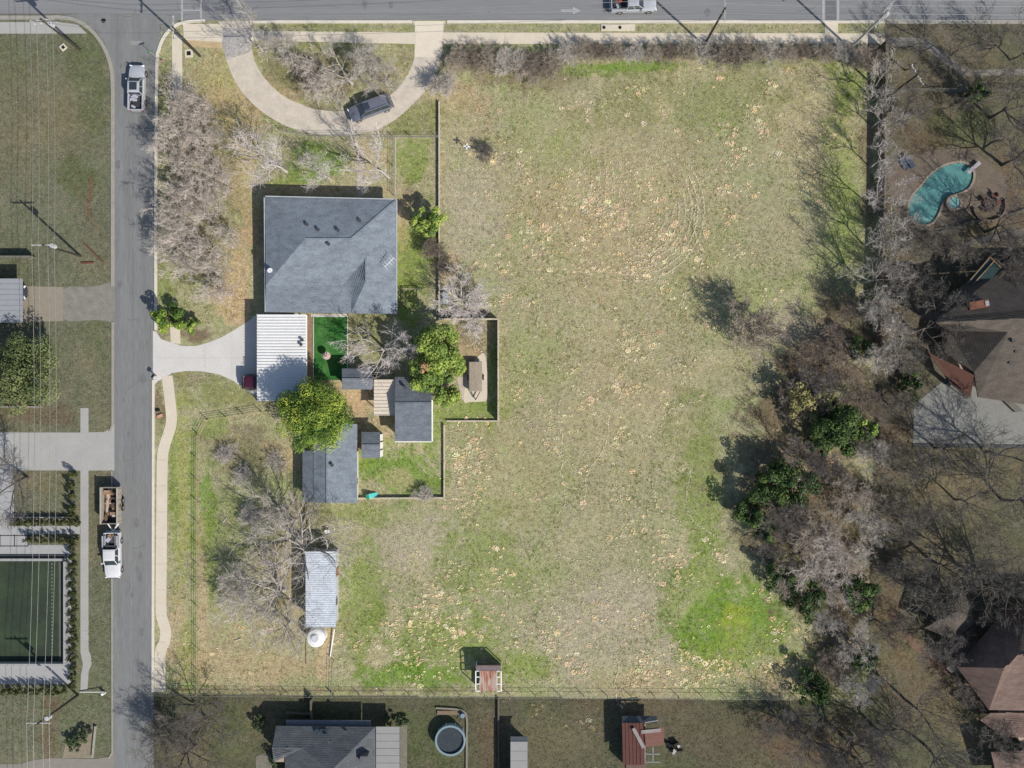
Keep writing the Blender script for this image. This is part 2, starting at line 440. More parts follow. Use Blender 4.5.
for k in range(30):
    x, y = (rc_.uniform(118, 149), rc_.uniform(60, 750)) if k % 3 else (rc_.uniform(160, 1000), rc_.uniform(2, 14))
    r_ = rc_.uniform(.12, .5); q = W(x, y)
    p.prism([(q.x + r_ * (1 + .3 * rc_.uniform(-1, 1)) * math.cos(t * .63) * .8, q.y + r_ * (1 + .3 * rc_.uniform(-1, 1)) * math.sin(t * .63) * 1.3) for t in range(10)], .004, .0185 + .0002 * k)
struct('oil_stain', p, mat('oil_stain', T(116, 116, 116), .85, amt=.15))
# kerbs
def kerb(name, pts, w=.32, m=M_KERB, z=.12):
    struct(name, strip(MB(), [W(*q) for q in pts], w, -.05, z), m)
kerb('kerb', [(-600, 17.6), (50, 17.6)] + smooth_line([(58, 17.2), (75, 20), (90, 29), (101, 42), (108, 56), (112, 72), (113, 90)], 5) + [(113, 286)], .45)
kerb('kerb', [(113, 322), (113, 425), (110, 432)], .3)
kerb('kerb', [(112, 471), (112.5, 752), (109, 758)], .18)
kerb('kerb', smooth_line([(156, 330), (156, 200), (157, 70), (159, 50), (165, 36), (175, 26), (188, 22), (205, 21)], 5), .35, M_KERBL)
kerb('kerb', [(250, 22), (412, 22)], .35, M_KERBL)
kerb('kerb', [(447, 22), (885, 22)], .35, M_KERBL)
kerb('kerb', [(886, 22), (1700, 24)], .45)
kerb('kerb', [(153.5, 380), (153, 692)], .3, M_KERBL)
# gutters along the main street
slab('gutter', [(-400, 13.5), (80, 13.5), (58, 16), (-400, 16)], .014, mat('gutter_dust', T(112, 104, 94), .9, amt=.2))
# walks
slab('sidewalk', [(-400, 23), (60, 22), (78, 25), (87, 33.5), (-400, 34.5)], .03, M_CONCG)
slab('sidewalk', [(172, 34), (182, 34), (182.5, 98), (172.5, 98)], .03, M_CONC)
slab('sidewalk', [(183, 24), (222, 24), (223, 33), (222, 42), (184, 40)], .034, M_CONC)
slab('sidewalk', [(250, 31), (416, 32.5), (416, 44), (251, 40.5)], .03, M_CONC)
slab('sidewalk', [(443, 32.5), (885, 33.5), (885, 43.5), (443, 44)], .03, M_CONC)
slab('sidewalk', [(825, 23), (838, 23), (838, 33), (825, 33)], .026, M_CONC)
slab('sidewalk', [(885, 37), (922, 38), (932, 43), (966, 70), (1080, 68), (1400, 68), (1400, 74), (1080, 74), (962, 76), (922, 46), (885, 46)], .03, mat('weathered_concrete', T(132, 127, 118), .9, amt=.2))
slab('sidewalk', [(80.5, 408), (88.5, 408), (88.5, 650), (91, 656), (91.5, 664), (88.5, 672), (87.5, 690), (80.5, 690), (81, 675), (83, 664), (80.5, 652)], .03, M_CONCG)
WPATH = [(167, 376), (170, 400), (171.5, 420), (169, 432), (164.5, 446), (162.5, 458), (161.8, 500), (161.3, 560), (161, 606), (162, 618), (165.5, 630), (164.5, 642), (160.5, 652), (160, 680), (160, 692)]
wp = MB(); strip(wp, [W(*q) for q in smooth_line(WPATH, 5)], 1.35, -.05, .03)
struct('footpath', wp, M_CONC)
jn = MB()
for y in range(460, 690, 26): jn.box(W(161, y, .03), (1.3, .04, .008))
for x in list(range(505, 885, 54)): jn.box(W(x, 38.5, .03), (.04, 1.3, .008))
for y in range(415, 690, 18): jn.box(W(84.5, y, .03), (.95, .03, .008))
struct('sidewalk_joint', jn, mat('joint_line', T(168, 158, 142), .9))
slab('footpath', [(357, 150), (363, 150), (363, 197), (357, 197)], .026, mat('dusty_path', T(182, 170, 154), .95, amt=.2, scale=2))
slab('footpath', [(395, 137), (396, 137), (396, 196), (395, 196)], .03, M_CONCD)
slab('gravel_strip', [(183.5, 40), (222, 42), (223, 48), (184, 47)], .012, mat('sandy_soil', T(190, 168, 132), .95, amt=.25))
# drives
slab('driveway', smooth_line([(222, 42), (225, 55), (230, 70), (238, 86), (250, 101), (264, 113), (282, 124), (303, 132), (326, 135), (350, 135), (376, 130), (400, 116), (425, 91), (438, 69), (440.5, 56)], 4) + [(442.5, 24), (448, 21), (412, 21), (416, 28), (416.5, 42)] + smooth_line([(415, 56), (410, 70), (398, 88), (384, 99), (366, 107), (342, 111), (320, 110), (300, 104), (282, 95), (268, 82), (258, 68), (253, 55), (251, 42)], 4) + [(250, 27), (254, 21), (218, 21), (222, 28)], .02,
     mat('dusty_driveway', T(200, 190, 175), .92, amt=.2, scale=.9, fine=14))
slab('driveway', [(415, 21), (444, 21), (441.5, 57), (414.5, 57)], .025, mat('pale_apron', T(220, 209, 190), .9, amt=.08, scale=.8, fine=6))
slab('driveway', [(222, 28), (250, 28), (251, 44), (250, 52), (227, 60), (222, 44)], .026, mat('grey_cracked_concrete', T(168, 164, 160), .9, amt=.32, scale=1.1, fine=4))
slab('driveway', [(153, 331), (156, 331.5), (161, 339), (170, 342), (182, 346), (196, 346), (210, 342), (222, 337), (236, 329), (250, 320), (256, 314), (306, 314), (306, 400), (257, 398), (248, 391), (232, 380), (218, 374), (200, 371), (186, 371), (172, 373), (166, 377), (158, 381), (153, 386)], .02, M_CONCW)
jn = MB()
for a_, b_ in (((205, 345), (205, 371)), ((232, 331), (232, 380)), ((155, 358), (256, 358))):
    jn.bar(W(*a_, .021), W(*b_, .021), .035, .006)
struct('driveway_joint', jn, mat('joint_grey', T(178, 176, 172), .9))
slab('footpath', [(170, 327), (180, 327), (180.5, 344), (171, 343)], .024, M_CONC)
slab('driveway', [(-300, 432), (80, 432.5), (104, 432), (111, 428), (114.5, 424), (114.5, 470.5), (-300, 469.5)], .02, M_CONCG)
slab('driveway', [(23, 286), (63, 287), (63, 321), (23, 322)], .02, mat('tan_concrete', T(146, 138, 124), .92, amt=.12))
slab('driveway', smooth_line([(63, 289), (90, 287), (108, 283), (114, 279), (115, 300), (115, 324), (108, 321), (90, 320), (63, 319)], 3, True), .014, mat('gravel_drive', T(134, 131, 123), .95, amt=.28, scale=1.2, fine=10))
slab('driveway', [(-300, 766), (20, 764), (34, 760), (50, 758), (95, 759), (108, 757), (114, 750), (114, 1200), (-300, 1200)], .02, mat('tan_grey_concrete', T(138, 133, 124), .92, amt=.12))
slab('driveway', [(913, 446), (914, 405), (937, 386), (948, 378), (1100, 378), (1100, 448)], .02, mat('grey_drive_concrete', T(134, 134, 129), .92, amt=.16))  # grey concrete drive, one mottled base colour
slab('verge_kerb', [(913, 443.5), (1100, 446), (1100, 449), (913, 447)], .10, mat('dark_kerb', T(82, 83, 82), .9))
# plaza of the modern house
slab('plaza', [(-300, 470), (14, 470), (14, 526), (80, 526), (80, 534), (28, 534), (28, 545), (72, 545), (72, 556), (-300, 556)], .02, mat('plaza_concrete', T(166, 166, 166), .9, amt=.07))
slab('plaza', [(64, 556), (71, 556), (71, 684), (-300, 684), (-300, 663), (64, 663)], .022, MATS['plaza_concrete'])
jn = MB()
for x in (-15, 0, 14.5, 28): jn.box(W(x, 540.5, .022), (.12, 1.5, .006))
for y in (535.5, 546): jn.box(W(-10, y, .022), (9.6, .12, .006))
for x in (28, 42, 56, 70): jn.box(W(x, 530, .022), (.12, 1.0, .006))
jn.box(W(14.5, 500, .022), (.05, 7, .006))
struct('paver_joint', jn, mat('black_joint', T(60, 60, 58), .9))
# pasture path of bare soil along west fence and backyard slabs
slab('patio', smooth_line([(482, 353), (486, 361), (487.5, 380), (487, 399), (481, 401.5), (470, 402), (464, 402), (464.5, 390), (468, 370)], 3, True), .03, M_CONC)
slab('patio', [(456.5, 377), (466, 377), (466, 399), (462, 400)], .026, M_CONCD)
slab('patio', [(311, 314), (347, 314), (347, 317), (311, 317)], .03, M_CONCW)
slab('patio', [(306, 314), (312, 314), (313, 392), (306, 398)], .012, mat('brown_soil', T(150, 125, 100), .95, amt=.3))
slab('patio', [(905, 745), (906, 745), (906, 746)], .01, M_CONCG)

# artificial turf rectangle
t = MB().prism(P2([(314, 317), (347, 317), (346.5, 380), (314, 380)]), -.05, .03)
tag(t.build('artificial_turf', mat('bright_turf', T(50, 108, 46), .95, amt=.4, scale=.9, fine=20, bump=.3, col2=T(70, 120, 58))), 'bright green artificial turf rectangle beside the white carport', 'turf')
for a_, b_, l_ in (((313.4, 316), (313.4, 380), 'white edging strip between the carport and the bright green turf'), ((347.5, 316), (347.5, 376), 'white edging strip on the tree side of the bright green turf')):
    tag(MB().bar(W(*a_, .05), W(*b_, .05), .1, .12).build('turf_edging', M_CONCW), l_, 'edging')

# ---------------------------------------------------------------- pool garden, right
def holed(name, outer, inners, z, th, m, tg=None):
    loops = [[Vector((*q, 0)) for q in P2(outer)]] + [[Vector((*q, 0)) for q in P2(i)] for i in inners]
    flat = [v for l in loops for v in l]
    tri = tessellate_polygon(loops)
    mb = MB(); mb.solid([(v.x, v.y, z) for v in flat], [tuple(t) for t in tri], th)
    o = mb.build(name, m)
    return o
def grow_poly(poly, k):
    cx = sum(p[0] for p in poly) / len(poly); cy = sum(p[1] for p in poly) / len(poly)
    out = []
    n = len(poly)
    for i in range(n):
        a = Vector(poly[(i - 1) % n]); b = Vector(poly[(i + 1) % n]); d = (b - a).normalized()
        out.append((poly[i][0] + d.y * k, poly[i][1] - d.x * k))
    return out
POOLO = grow_poly(POOL, 2.2)
if abs(sum(a[0] for a in POOLO) - 0) and max(p[0] for p in POOLO) < max(p[0] for p in POOL): POOLO = grow_poly(POOL, -2.2)
deck_o = smooth_line([(896, 160), (925, 152), (950, 149), (972, 150), (985, 160), (1001, 172), (1006, 190), (1000, 206), (975, 212), (962, 226), (948, 232), (935, 236), (915, 234), (901, 226), (893, 205), (888, 180)], 5, True)
dk = holed('pool_deck', deck_o, [POOLO], .03, .06, mat('tan_deck', T(110, 99, 87), .95, amt=.25, scale=.8, fine=5))
dk['kind'] = 'structure'
sp = thing('swimming_pool', 'kidney shaped turquoise swimming pool on the tan deck', 'pool', W(940, 195, 0))
cp = holed('coping', POOLO, [POOL], .07, .12, mat('coping_stone', T(150, 138, 122), .9, amt=.15)); 
def adopt(o, p):
    g = ORG[p.name]; o.data.transform(Matrix.Translation((-g[0], -g[1], -g[2]))); o.parent = p; ORG[o.name] = g
adopt(cp, sp)
pm = MB(); pl = P2(POOL); n = len(pl)
vs = [(q[0], q[1], .0) for q in pl] + [(q[0], q[1], -1.5) for q in pl]
fs = [(i, (i + 1) % n, n + (i + 1) % n, n + i) for i in range(n)] + [tuple(range(n, 2 * n))]
pm.add(vs, fs); pm.build('basin', mat('pool_plaster', T(128, 178, 172), .6, amt=.08), sp)
wm = mat('pool_water', T(92, 142, 138), .05, amt=.1, scale=2, fine=9, bump=.12, spec=.5)
MB().prism(pl, -.25, -.12).build('water', wm, sp)
st = MB()
for k in range(3): st.bar(W(913 + k * 1.2, 213 + k * 3, -.1), W(930 + k * .5, 221 + k * .6, -.1), .12, .05)
st.build('steps', mat('pool_plaster', None), sp)
c = W(SPA[0], SPA[1])
spa = thing('spa', 'small round raised spa beside the kidney pool', 'spa', c)
MB().ring(c, .72, 1.05, 0, .45, 28).build('rim', MATS['coping_stone'], spa)
MB().cyl((c.x, c.y, .2), .73, .15, 28).build('water', mat('spa_water', T(120, 160, 158), .1, amt=.1, fine=9, bump=.2), spa)
db = thing('diving_board', 'short pale diving board at the upper right pool end', 'diving board', W(974, 170, 0))
MB().bar(W(980, 162, .45), W(968, 173, .42), .45, .06).build('board', mat('board_white', T(170, 166, 170), .6), db)
MB().box(W(978, 164, .21), (.4, .4, .42), R(45)).build('stand', M_CONCG, db)
sl = thing('handrail', 'slim white grab rail at the top edge of the pool', 'handrail', W(962, 160, 0))
MB().tube([W(960, 164, 0), W(960, 163, .8), W(961, 159, .8), W(961, 158, 0)], .03, 6).build('rail', mat('rail_white', T(190, 190, 190), .4), sl)
for i, (x, y) in enumerate(((904, 166), (910, 164))):
    lo = thing('sun_lounger', ['dark blue lounger nearer the wooded edge of the pool deck', 'dark blue lounger closer to the water, beside its twin'][i], 'lounger', W(x, y), R(-55), 'loungers on the pool deck')
    m_ = mat('navy_fabric', T(62, 72, 88), .8, amt=.2)
    MB().box((0, 0, .3), (1.2, .6, .07)).build('seat', m_, lo, local=True)
    MB().box((-.8, 0, .47), (.6, .6, .07), 0, (0, R(32))).build('backrest', m_, lo, local=True)
    for sx in (-.5, .5):
        for sy in (-.25, .25): MB().box((sx, sy, .13), (.05, .05, .26)).build('leg', MATS['rail_white'], lo, local=True)
# round fire pit seating
fp = thing('fire_pit', 'round stone fire pit with curved seat wall right of the pool', 'fire pit', W(989, 206))
c = W(989, 206)
a = MB(); arc = [(c.x + 2.0 * math.cos(R(t)), c.y + 2.0 * math.sin(R(t))) for t in range(-170, 31, 12)]
strip(a, arc, .4, 0, .45); a.build('seat_wall', mat('rubble', T(110, 96, 84), .95, amt=.3), fp)
MB().ring(c, .45, .75, 0, .4, 20).build('ring', mat('dark_rubble', T(80, 66, 60), .95, amt=.3), fp)
MB().cyl((c.x, c.y, .0), .44, .2, 16).build('ash', mat('ash', T(50, 44, 42), .95), fp)
for i, (x, y) in enumerate(((982, 200), (984, 210), (992, 196), (997, 203))):
    ch = thing('garden_chair', ['dark red garden chair nearest the pool by the fire pit', 'garden chair on the lower left side of the fire pit', 'garden chair on the upper side of the fire pit', 'garden chair on the right side of the fire pit'][i], 'chair', W(x, y), R(40 + i * 80), 'chairs round the fire pit')
    m_ = mat('dull_red_fabric', T(98, 62, 58), .8, amt=.2)
    MB().box((0, 0, .42), (.55, .55, .08)).build('seat', m_, ch, local=True)
    MB().box((-.27, 0, .68), (.07, .55, .5)).build('backrest', m_, ch, local=True)
    for sx in (-.22, .22):
        for sy in (-.22, .22): MB().box((sx, sy, .19), (.05, .05, .38)).build('leg', mat('dark_metal', T(44, 44, 46), .5, metal=.5), ch, local=True)
# curved garden wall below the pool
gw = MB(); strip(gw, [W(*q) for q in smooth_line([(925, 233), (945, 232), (970, 222), (990, 222), (1010, 215), (1040, 205)], 5)], .3, 0, .3)
tag(gw.build('garden_wall', mat('garden_wall_stone', T(104, 98, 88), .95, amt=.2)), 'low curved garden wall below the pool deck', 'wall')
gw = MB(); strip(gw, [W(*q) for q in smooth_line([(950, 262), (960, 250), (980, 240), (1000, 236), (1040, 228)], 5)], .8, 0, .06)
o = gw.build('garden_path', mat('garden_path_stone', T(112, 106, 98), .95, amt=.2)); o['kind'] = 'structure'
# ---------------------------------------------------------------- materials for buildings
def shingle(name, c, c2=None):
    m = mat(name, c, .9, amt=.38, scale=.8, fine=7, bump=.3, spec=.2, stretch=(1, 1.8, 1))
    return m
M_SH = shingle('slate_shingles', T(128, 137, 146, 1.3))
M_SH2 = shingle('dark_shingles', T(112, 118, 126, 1.3))
M_WHITE = mat('white_metal', (.60, .60, .59), .5, amt=.05, scale=.8, fine=3, spec=.4)
M_TRIM = mat('white_trim', (.7, .69, .66), .6, amt=.08)
M_BRICK = mat('tan_brick', (.32, .24, .18), .9, amt=.2, scale=2, fine=14)
M_SIDING = mat('pale_siding', (.55, .53, .48), .8, amt=.1)
M_WOOD = mat('weathered_wood', T(150, 136, 118), .9, amt=.22, scale=2, fine=14, stretch=(1, 1, 1))
M_GLASS = mat('window_glass', (.03, .04, .05), .08, amt=.1, spec=.6)
M_BLACK = mat('black_rubber', (.015, .015, .016), .8, amt=.15)
M_DKMET = mat('dark_metal', T(44, 44, 46), .5, metal=.5)
M_VENT = mat('vent_grey', (.05, .05, .055), .6, amt=.1)

def seam_lines(mb, f, ys, x0, x1, w=.035, d=.02):
    """thin courses laid on a roof plane; f(px,py)->z"""
    pass

def roof(name, verts, faces, m, parent, th=.16):
    mb = MB(); mb.solid([W(*v) for v in verts], faces, th)
    return mb.build(name, m, parent)
def walls(name, poly, z, zt, m, parent, inset=.35):
    pts = [Vector(q) for q in P2(poly, zt)]
    c = sum(pts, Vector((0, 0))) / len(pts)
    out = []
    for q in pts:
        d = q - c; out.append((q.x - math.copysign(inset, d.x), q.y - math.copysign(inset, d.y)))
    return MB().prism(out, z, zt - .05).build(name, m, parent), out
def openings(pts, side, spots, parent, door=None, zs=1.0, hw=1.1, mwin=None):
    """windows on the wall between corner points side=(i,j)"""
    a, b = Vector(pts[side[0]]), Vector(pts[side[1]])
    d = (b - a); L_ = d.length; d.normalize(); nrm = Vector((d.y, -d.x))
    c = sum((Vector(q) for q in pts), Vector((0, 0))) / len(pts)
    if (a - c).dot(nrm) < 0: nrm = -nrm
    rz = math.atan2(d.y, d.x)
    for t, w in spots:
        q = a + d * L_ * t + nrm * .04
        wi = MB().box((q.x, q.y, zs + hw / 2), (w + .14, .08, hw + .14), rz).build('window', M_TRIM, parent)
        q2 = q + nrm * .03
        MB().box((q2.x, q2.y, zs + hw / 2), (w, .06, hw), rz).build('pane', M_GLASS, wi)
    if door is not None:
        q = a + d * L_ * door + nrm * .04
        dr = MB().box((q.x, q.y, 1.03), (.95, .08, 2.0), rz).build('door', mat('door_paint', (.25, .12, .08), .5), parent)
        q2 = q + nrm * .07 + d * .35
        MB().box((q2.x, q2.y, 1.0), (.06, .08, .12), rz).build('handle', M_DKMET, dr)
def centre(poly): return W(sum(p[0] for p in poly) / len(poly), sum(p[1] for p in poly) / len(poly))
def vents(spots, parent):
    for x, y, z in spots:
        q = W(x, y, z)
        MB().cyl((q.x, q.y, z - .12), .14, .42, 10).cyl((q.x, q.y, z + .3), .22, .06, 10).build('roof_vent', M_VENT, parent)
def courses(name, verts, faces, m, parent, step=.26, th=.16):
    """roof with shingle courses modelled as shallow steps along the slope"""
    mb = MB(); mb.solid([W(*v) for v in verts], faces, th)
    V = [W(*v) for v in verts]
    o = mb.build(name, m, parent)
    cm = MB()
    for f in faces:
        P = [V[i] for i in f]
        nr = Vector((0, 0, 0))
        for i in range(1, len(P) - 1): nr += (P[i] - P[0]).cross(P[i + 1] - P[0])
        nr.normalize()
        if nr.z < 0: nr = -nr
        up = Vector((0, 0, 1)) - nr * nr.z
        if up.length < .05: continue
        up.normalize(); side_ = up.cross(nr).normalized()
        us = [p.dot(up) for p in P]
        u = min(us) + step
        while u < max(us) - .1:
            xs = []
            for i in range(len(P)):
                a, b = P[i], P[(i + 1) % len(P)]
                ua, ub = a.dot(up), b.dot(up)
                if (ua - u) * (ub - u) < 0:
                    t = (u - ua) / (ub - ua); xs.append((a + (b - a) * t))
            if len(xs) >= 2:
                xs.sort(key=lambda q: q.dot(side_))
                a, b = xs[0], xs[-1]
                if (b - a).length > .2:
                    L_ = (b - a); sh = L_.normalized() * .05
                    vs = [a + sh + nr * .004 , b - sh + nr * .004, b - sh + nr * .014 - up * .0, a + sh + nr * .014, a + sh + up * .12 + nr * .005, b - sh + up * .12 + nr * .005]
                    cm.add(vs, [(0, 1, 2, 3), (3, 2, 5, 4)])
            u += step * 1.0
    if cm.v: cm.build('shingle_courses', m, o)
    return o

# ---------------------------------------------------------------- main house
hp = [(265, 197), (396, 200), (396, 314), (266, 312)]
house = thing('ranch_house', 'large house with grey shingled hip roof north of the white carport', 'house', centre(hp))
_, wpts = walls('wall', hp, 0, 2.6, M_BRICK, house, .5)
hv = [(265, 197, 2.7), (396, 200, 2.7), (396, 314, 2.65), (266, 312, 2.5), (305, 239, 4.9), (351, 239, 4.9), (266, 285, 2.82), (343, 285, 2.86), (366, 258, 4.12), (366, 281, 4.1), (351, 301, 2.72), (351, 313.4, 2.6)]
hf = [(0, 6, 4), (0, 4, 5, 1), (4, 6, 7, 8, 5), (1, 5, 8, 9, 2), (8, 7, 10, 9), (6, 3, 11, 10, 7), (9, 10, 11, 2)]
courses('roof', hv, hf, M_SH, house)
rc = MB()
for a_, b_ in ((0, 4), (4, 5), (5, 1), (8, 9)):
    p, q = W(*hv[a_]), W(*hv[b_]); rc.bar(p + Vector((0, 0, .03)), q + Vector((0, 0, .03)), .22, .05)
rc.build('ridge_cap', M_SH, house)
gt = MB()
gt.bar(W(396.8, 200, 2.62), W(396.8, 314, 2.58), .12, .12); gt.bar(W(265, 196.3, 2.62), W(396, 199.3, 2.62), .12, .12); gt.bar(W(264.4, 197, 2.62), W(265.4, 312, 2.45), .12, .12)
gt.build('gutter', mat('gutter_grey', (.36, .38, .40), .6), house)
vents([(307.5, 225, 4.1), (318.5, 230, 4.35), (338.5, 230.5, 4.4), (360, 221, 3.75), (329, 244.5, 4.75)], house)
openings(wpts, (0, 1), ((.2, 1.5), (.42, 1.5), (.85, 1.8)), house, .62)
openings(wpts, (1, 2), ((.2, 1.2), (.75, 1.2)), house, .5)
openings(wpts, (0, 3), ((.25, 1.2), (.7, 1.2)), house)
openings(wpts, (2, 3), ((.2, 1.4),), house, .4)
q = W(270.5, 270.5, 3.1)
sd = thing('satellite_dish', 'small pale satellite dish on the west edge of the main house roof', 'satellite dish', (q.x, q.y, 3.0))
MB().tube([(q.x, q.y, 2.75), (q.x, q.y, 3.3)], .03, 6).build('mast', M_DKMET, sd)
d_ = MB(); cc = Vector((q.x, q.y, 3.4)); nn = Vector((.45, -.5, .75)).normalized(); xx = nn.cross(Vector((0, 0, 1))).normalized(); yy = xx.cross(nn)
vs = []; fs = []
for r_ in range(5):
    for k in range(14):
        t_ = k * math.tau / 14; rr = .06 + .065 * r_
        vs.append(cc + xx * rr * math.cos(t_) + yy * rr * math.sin(t_) + nn * rr * rr * .5)
for r_ in range(4):
    for k in range(14):
        fs.append((r_ * 14 + k, r_ * 14 + (k + 1) % 14, (r_ + 1) * 14 + (k + 1) % 14, (r_ + 1) * 14 + k))
fs.append(tuple(range(14)))
d_.add(vs, fs).build('dish', mat('dish_grey', (.4, .41, .43), .5), sd)
MB().bar(cc, cc + nn * .5, .04).build('feed_arm', M_DKMET, sd)
q = W(391, 264, 2.9)
an = thing('tv_antenna', 'white television antenna with thin cross bars on the east roof edge', 'antenna', (q.x, q.y, 2.8))
MB().tube([(q.x, q.y, 2.7), (q.x, q.y, 4.4)], .025, 6).build('mast', M_TRIM, an)
a = MB(); a.bar((q.x - .55, q.y - .55, 4.3), (q.x + .55, q.y + .55, 4.3), .05)
for k in (-.5, -.25, 0, .25, .5): a.bar((q.x + k - .35, q.y + k + .35, 4.32), (q.x + k + .35, q.y + k - .35, 4.32), .03)
a.build('aerial', M_TRIM, an)

# carport
def ribbed(poly, z0, z1, m, parent, name='roof', step=.5, horiz=True, th=.08, ribw=.1, ribh=.07, zr=None):
    """rectangular metal roof px box (x0,y0,x1,y1) heights at north and south edges, ribs as strips"""
    x0, y0, x1, y1 = poly
    mb = MB(); mb.solid([W(x0, y0, z0), W(x1, y0, z0), W(x1, y1, z1), W(x0, y1, z1)], [(0, 1, 2, 3)], th)
    if horiz:
        n = max(2, int((y1 - y0) / PPM / step))
        for k in range(n + 1):
            y = y0 + (y1 - y0) * k / n; z = z0 + (z1 - z0) * k / n
            mb.bar(W(x0, y, z) + Vector((0, 0, ribh / 2 + .004)), W(x1, y, z) + Vector((0, 0, ribh / 2 + .004)), ribw, ribh)
    else:
        n = max(2, int((x1 - x0) / PPM / step))
        for k in range(n + 1):
            x = x0 + (x1 - x0) * k / n
            mb.bar(W(x, y0, z0) + Vector((0, 0, ribh / 2 + .004)), W(x, y1, z1) + Vector((0, 0, ribh / 2 + .004)), ribw, ribh)
    return mb.build(name, m, parent)
cpt = thing('carport', 'white ribbed metal carport beside the main driveway', 'carport', W(281, 357))
ribbed((257, 315, 306, 400.5), 2.75, 2.75, M_WHITE, cpt, step=.36, ribw=.1, ribh=.08)
for x, y in ((260, 319), (260, 357), (260, 396), (302, 319), (302, 357), (302, 396)):
    q = W(x, y, 2.6); MB().box((q.x, q.y, 1.32), (.12, .12, 2.63)).build('post', M_TRIM, cpt)
MB().bar(W(306.6, 315, 2.68), W(306.6, 400, 2.68), .12, .14).build('gutter', M_TRIM, cpt)
vents([(302.5, 340, 2.85), (301.5, 344.5, 2.85)], cpt)
# grey shed with short gable (beside the turf)
def gable(name, label, cat, box, ry, ze, zr, m, wallm, axis='x', inset=.25, opens=True, extra_vents=(), group=None, caps=True, cfg=None):
    x0, y0, x1, y1 = box
    g = thing(name, label, cat, centre([(x0, y0), (x1, y1)]), group=group)
    _, wp_ = walls('wall', [(x0, y0), (x1, y0), (x1, y1), (x0, y1)], 0, ze - .05, wallm, g, inset)
    if axis == 'x':
        v = [(x0, y0, ze), (x1, y0, ze), (x1, ry, zr), (x0, ry, zr), (x1, y1, ze), (x0, y1, ze)]; f = [(0, 1, 2, 3), (3, 2, 4, 5)]
        e = ((0, 1, 2, 3), )
        tri = [(W(x0, y0, ze - .1), W(x0, ry, zr - .17), W(x0, y1, ze - .1), Vector((inset, 0, 0))), (W(x1, y0, ze - .1), W(x1, ry, zr - .17), W(x1, y1, ze - .1), Vector((-inset, 0, 0)))]
    else:
        v = [(x0, y0, ze), (ry, y0, zr), (ry, y1, zr), (x0, y1, ze), (x1, y0, ze), (x1, y1, ze)]; f = [(0, 1, 2, 3), (1, 4, 5, 2)]
        tri = [(W(x0, y0, ze - .1), W(ry, y0, zr - .17), W(x1, y0, ze - .1), Vector((0, -inset, 0))), (W(x0, y1, ze - .1), W(ry, y1, zr - .17), W(x1, y1, ze - .1), Vector((0, inset, 0)))]
    courses('roof', v, f, m, g, th=.12)
    for a, b, c, s in tri:
        gm = MB()
        k = s.normalized() * .04
        gm.add([a + s, b + s, c + s, a + s + k, b + s + k, c + s + k], [(0, 1, 2), (5, 4, 3), (0, 3, 4, 1), (1, 4, 5, 2), (2, 5, 3, 0)])
        gm.build('gable_wall', wallm, g)
    if caps:
        p, q = (W(x0, ry, zr), W(x1, ry, zr)) if axis == 'x' else (W(ry, y0, zr), W(ry, y1, zr))
        MB().bar(p + Vector((0, 0, .03)), q + Vector((0, 0, .03)), .2, .05).build('ridge_cap', m, g)
    if opens:
        openings(wp_, (1, 2), ((.75, .8),) if (y1 - y0) > 20 else (), g, .3)
        openings(wp_, (2, 3), ((.3, .7),), g)
    vents(extra_vents, g)
    return g
gable('garden_shed', 'small grey shingled shed directly below the bare tree', 'shed', (342, 368.5, 372, 389.5), 379, 2.3, 2.9, M_SH2, M_SIDING, opens=True)
cab = gable('cabin', 'grey shingled cabin with pale board porch roof on its west side', 'cabin', (395, 377, 431.5, 441), 403, 2.6, 3.9, M_SH2, M_TRIM, extra_vents=((405.5, 387.5, 3.3),))
ribbed((374, 380, 395, 415), 2.5, 2.35, mat('tan_corrugated', T(214, 202, 186), .7, amt=.12, scale=1.5), cab, 'porch_roof', step=.42, ribw=.09, ribh=.06)
for x, y in ((376, 383), (376, 412)):
    q = W(x, y, 2.3); MB().box((q.x, q.y, 1.15), (.1, .1, 2.3)).build('porch_post', M_TRIM, cab)
b1 = MB(); b1.bar(W(432.3, 395, 2.55), W(432.3, 441.5, 2.55), .14, .16); b1.bar(W(395, 441.8, 2.55), W(431.5, 441.8, 2.55), .1, .16); b1.build('fascia', M_TRIM, cab)
ls = gable('long_shed', 'long grey shingled shed below the big bright green tree', 'shed', (313.5, 424, 357, 503), 327, 2.5, 3.25, M_SH, M_SIDING, axis='y', extra_vents=((332.5, 465, 3.2),))
lv = [(302.5, 451, 2.0), (313.5, 451, 2.42), (313.5, 502, 2.42), (302.5, 502, 2.0)]
roof('lean_to_roof', lv, [(0, 1, 2, 3)], M_SH2, ls)
walls('lean_to_wall', [(303.5, 452), (313, 452), (313, 501), (303.5, 501)], 0, 1.95, M_SIDING, ls, .15)
gable('tool_shed', 'tiny grey shed with white east wall between cabin and long shed', 'shed', (361.5, 432, 380, 458), 445, 2.2, 2.8, M_SH2, M_TRIM)
wr = thing('wall_board', 'white stepped boards leaning along the tiny shed east wall', 'boards', W(381.5, 445))
for k in range(3): MB().bar(W(381.6, 434 + k * 8, .9), W(381.6, 440.5 + k * 8, .9), .1, 1.75).build('board', M_TRIM, wr)

